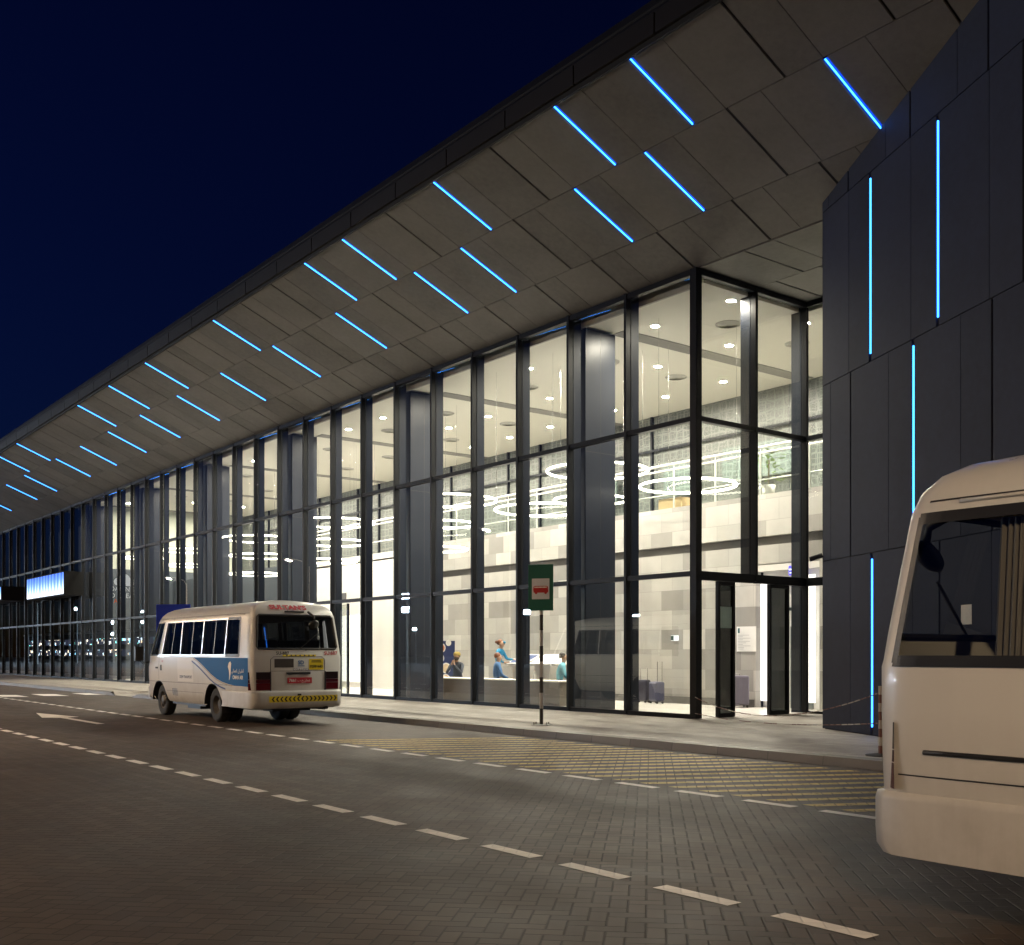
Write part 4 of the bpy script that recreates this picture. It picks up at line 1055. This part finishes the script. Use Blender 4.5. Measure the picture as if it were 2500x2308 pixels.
# standing woman in blue, turned to the desk
J = {'pelvis':(0,0,.93,.15,.12),'waist':(0,0,1.08,.115,.09),'chest':(0,-.03,1.30,.15,.105),'coll':(0,-.06,1.42,.09,.07)}
B = [('pelvis','waist',2),('waist','chest',1),('chest','coll',1)]
for s in (-1, 1):
    J[f'sh{s}'] = (s*.165,-.06,1.39,.055); J[f'th{s}'] = (s*.085,0,.84,.10); J[f'kn{s}'] = (s*.09,-.02,.50,.066); J[f'an{s}'] = (s*.085,.02,.09,.038); J[f'to{s}'] = (s*.09,-.14,.035,.032)
    B += [('coll',f'sh{s}',1),('pelvis',f'th{s}',2),(f'th{s}',f'kn{s}',2),(f'kn{s}',f'an{s}',0),(f'an{s}',f'to{s}',3)]
    if s > 0: J['el1'] = (.24,-.17,1.16,.043); J['wr1'] = (.20,-.40,1.14,.029)
    else: J['el-1'] = (-.27,-.06,1.15,.043); J['wr-1'] = (-.20,-.28,1.06,.029)
    B += [(f'sh{s}',f'el{s}',1),(f'el{s}',f'wr{s}',1)]; hand(J, B, f'wr{s}', (-.1*s,-1,-.05), (s,0,0), f'h{s}', 0)
head(J, B, (0,-.07), 1.455, (0,-.02)); B.append(('coll','neck',0))
def ex(b):
    eyes(b, 0, -.11, 1.60, M['black'])
    m = MB(); m.lathe([(.001,-.05),(.045,-.03),(.052,0),(.04,.035),(.001,.05)], (0,.055,1.66), (0,1,.3), n=14); m.build('hair_bun', hairA, b, smooth=True)
    m = MB(); m.tube([(.09*math.cos(a*PI/8), -.10+.10*math.sin(a*PI/8), 1.665+.02*math.sin(a*PI/8)) for a in range(-5,6)], .03, n=8); m.tube([(.09,-.05,1.66),(.10,-.03,1.52),(.08,.02,1.42)], .022, n=7); m.build('head_scarf', blueA, b, smooth=True)
person('standing woman in bright blue jacket and head scarf, touching the display desk', (-10.25,2.72,.13), R(118), J, B, [skA, blueA, sand, M['black']], ((0,-.055,1.64), .098, (0,.5,1), hairA), ex)

# ------------------------------------------------------------------ street lamps and floodlight masts across the road (seen in the glass)
def street_lamp(x, lab):
    P = thing('street_lamp', lab, 'street lamp', (x,-24.5,0), 0, 'street lamps along the far kerb')
    m = MB(); m.lathe([(.12,0),(.12,.5),(.075,.55),(.05,8.6),(0,8.6)], n=12); m.tube([(0,0,8.4),(0,.3,8.9),(0,1.2,9.12),(0,1.9,9.14)], .035); m.build('pole', M['pole'], P, smooth=True)
    m = MB(); m.box(-.19,.19,1.5,2.25,9.06,9.16); h = m.build('lamp_head', M['pole'], P, bevel=.03)
    m = MB(); T = Matrix.Translation((0,1.9,9.02)) @ Matrix.Rotation(R(18), 4, 'X'); m.box(-.15,.15,-.28,.28,-.012,.012, M=T); m.build('lens', M['lamp'], h)
for i, x in enumerate((-92,-65,-38,-11,23)):
    street_lamp(x, 'warm street lamp on a bent pole, one of the far row mirrored in the glass')
def mast(x, y, h, n, lab, k_=1.0):
    P = thing('floodlight_mast', lab, 'floodlight', (x,y,0), math.atan2(-x, y)+0, 'distant floodlights mirrored in the glass')
    P.rotation_euler = (0,0,0)
    m = MB(); m.lathe([(.16,0),(.09,h),(0,h)], n=10); m.build('pole', M['pole'], P)
    for k in range(n):
        m = MB(); m.box(-.55*k_,.55*k_,.05,.2,h-.2*k_-1.9*k,h+.35*k_-1.9*k); hd = m.build('flood_head', M['pole'], P)
        m = MB(); m.box(-.45*k_,.45*k_,.205,.21,h-.1*k_-1.9*k,h+.25*k_-1.9*k); m.build('lens', M['flood'], hd)
for x, y, h, n in ((-112.8,63.9,9.3,2),(-93.2,89.2,6.4,1),(-102.5,77.2,7.1,1),(-150,30,8,1),(-165,40,6.5,2),(-140,22,10,1),(-170,28,5.5,1),(-132,44,6,1),(-158,60,7,1),(-122,36,5,1),(-180,50,9,2),(-120,70,5,1)):
    mast(x, -y, h, n, 'distant cool white floodlight mast mirrored as a star in the dark glass', 1.9 if x > -113 else 1.0)

def lit_rows():
    t = NT('lit windows'); sx = t.node('ShaderNodeSeparateXYZ'); t.link(t.coords(), sx.inputs[0])
    ix = t.math('FLOOR', t.math('DIVIDE', sx.outputs[0], .8)); iz = t.math('FLOOR', t.math('DIVIDE', sx.outputs[2], .55))
    cx = t.node('ShaderNodeCombineXYZ'); t.link(ix, cx.inputs[0]); t.link(iz, cx.inputs[1])
    wn = t.node('ShaderNodeTexWhiteNoise', noise_dimensions='2D'); t.link(cx.outputs[0], wn.inputs['Vector'])
    on = t.ramp(wn.outputs['Value'], [(.80, (0,0,0)), (.97, (1,1,1))]); hue = t.ramp(t.math('FRACT', t.math('MULTIPLY', wn.outputs['Value'], 37.0)), [(0, (1,.72,.4)), (.5, (1,.95,.85)), (.8, (.3,.65,1)), (1, (.2,1,.8))])
    e = t.node('ShaderNodeEmission'); t.link(t.mix(on, (.01,.012,.02,1), hue), e.inputs[0]); e.inputs[1].default_value = 5
    return t.done(e)
P = thing('parking_building', 'low lit building across the road, mirrored in the glass at the far left', 'building', (-262,-64,0))
m = MB(); m.box(-60, 88, -14, 0, 0, 6.4); m.build('shell', plain('dark render', (.06,.06,.065), .8), P)
m = MB(); m.box(-60.5, 88.5, -14.5, .9, 6.41, 6.9); m.build('roof', plain('roof edge', (.25,.25,.26), .6), P)
lw = lit_rows()
for z in (.9, 3.6):
    m = MB(); m.box(-58, 86, .004, .03, z, z+1.5); m.build('window_row', lw, P)
# ------------------------------------------------------------------ sky, camera, render
W = bpy.data.worlds.new('World'); S.world = W; W.use_nodes = True
nt = W.node_tree; bg = nt.nodes['Background']
sk = nt.nodes.new('ShaderNodeTexSky'); sk.sky_type = 'NISHITA'; sk.sun_disc = False
sk.sun_elevation = R(-2); sk.sun_rotation = R(232); sk.altitude = 0; sk.air_density = 1.0; sk.dust_density = .3; sk.ozone_density = 4
mx_ = nt.nodes.new('ShaderNodeMix'); mx_.data_type = 'RGBA'; mx_.blend_type = 'MULTIPLY'; mx_.inputs['Factor'].default_value = 1
nt.links.new(sk.outputs[0], mx_.inputs[6]); mx_.inputs[7].default_value = (.3,.55,1.15,1)
nt.links.new(mx_.outputs[2], bg.inputs[0]); bg.inputs[1].default_value = .10

cd = bpy.data.cameras.new('camera'); cam = bpy.data.objects.new('camera', cd); COL.objects.link(cam)
cam.location = (14.9,-16.21,1.45)
fw = Vector((-.7912,.6115,0)); cam.rotation_euler = (R(90), 0, math.atan2(-fw.x, fw.y))
cd.sensor_width = 36; cd.lens = 36*2100/2002; cd.shift_y = (1278-924)/2002; cd.clip_end = 2000; cd.clip_start = .05
S.camera = cam
S.view_settings.view_transform = 'Standard'; S.view_settings.look = 'None'; S.view_settings.exposure = 0; S.view_settings.gamma = 1
c = S.cycles; c.use_denoising = True; c.caustics_reflective = False; c.caustics_refractive = False
c.max_bounces = 10; c.diffuse_bounces = 4; c.glossy_bounces = 4; c.transparent_max_bounces = 24; c.transmission_bounces = 4
c.sample_clamp_indirect = 6; c.use_light_tree = True
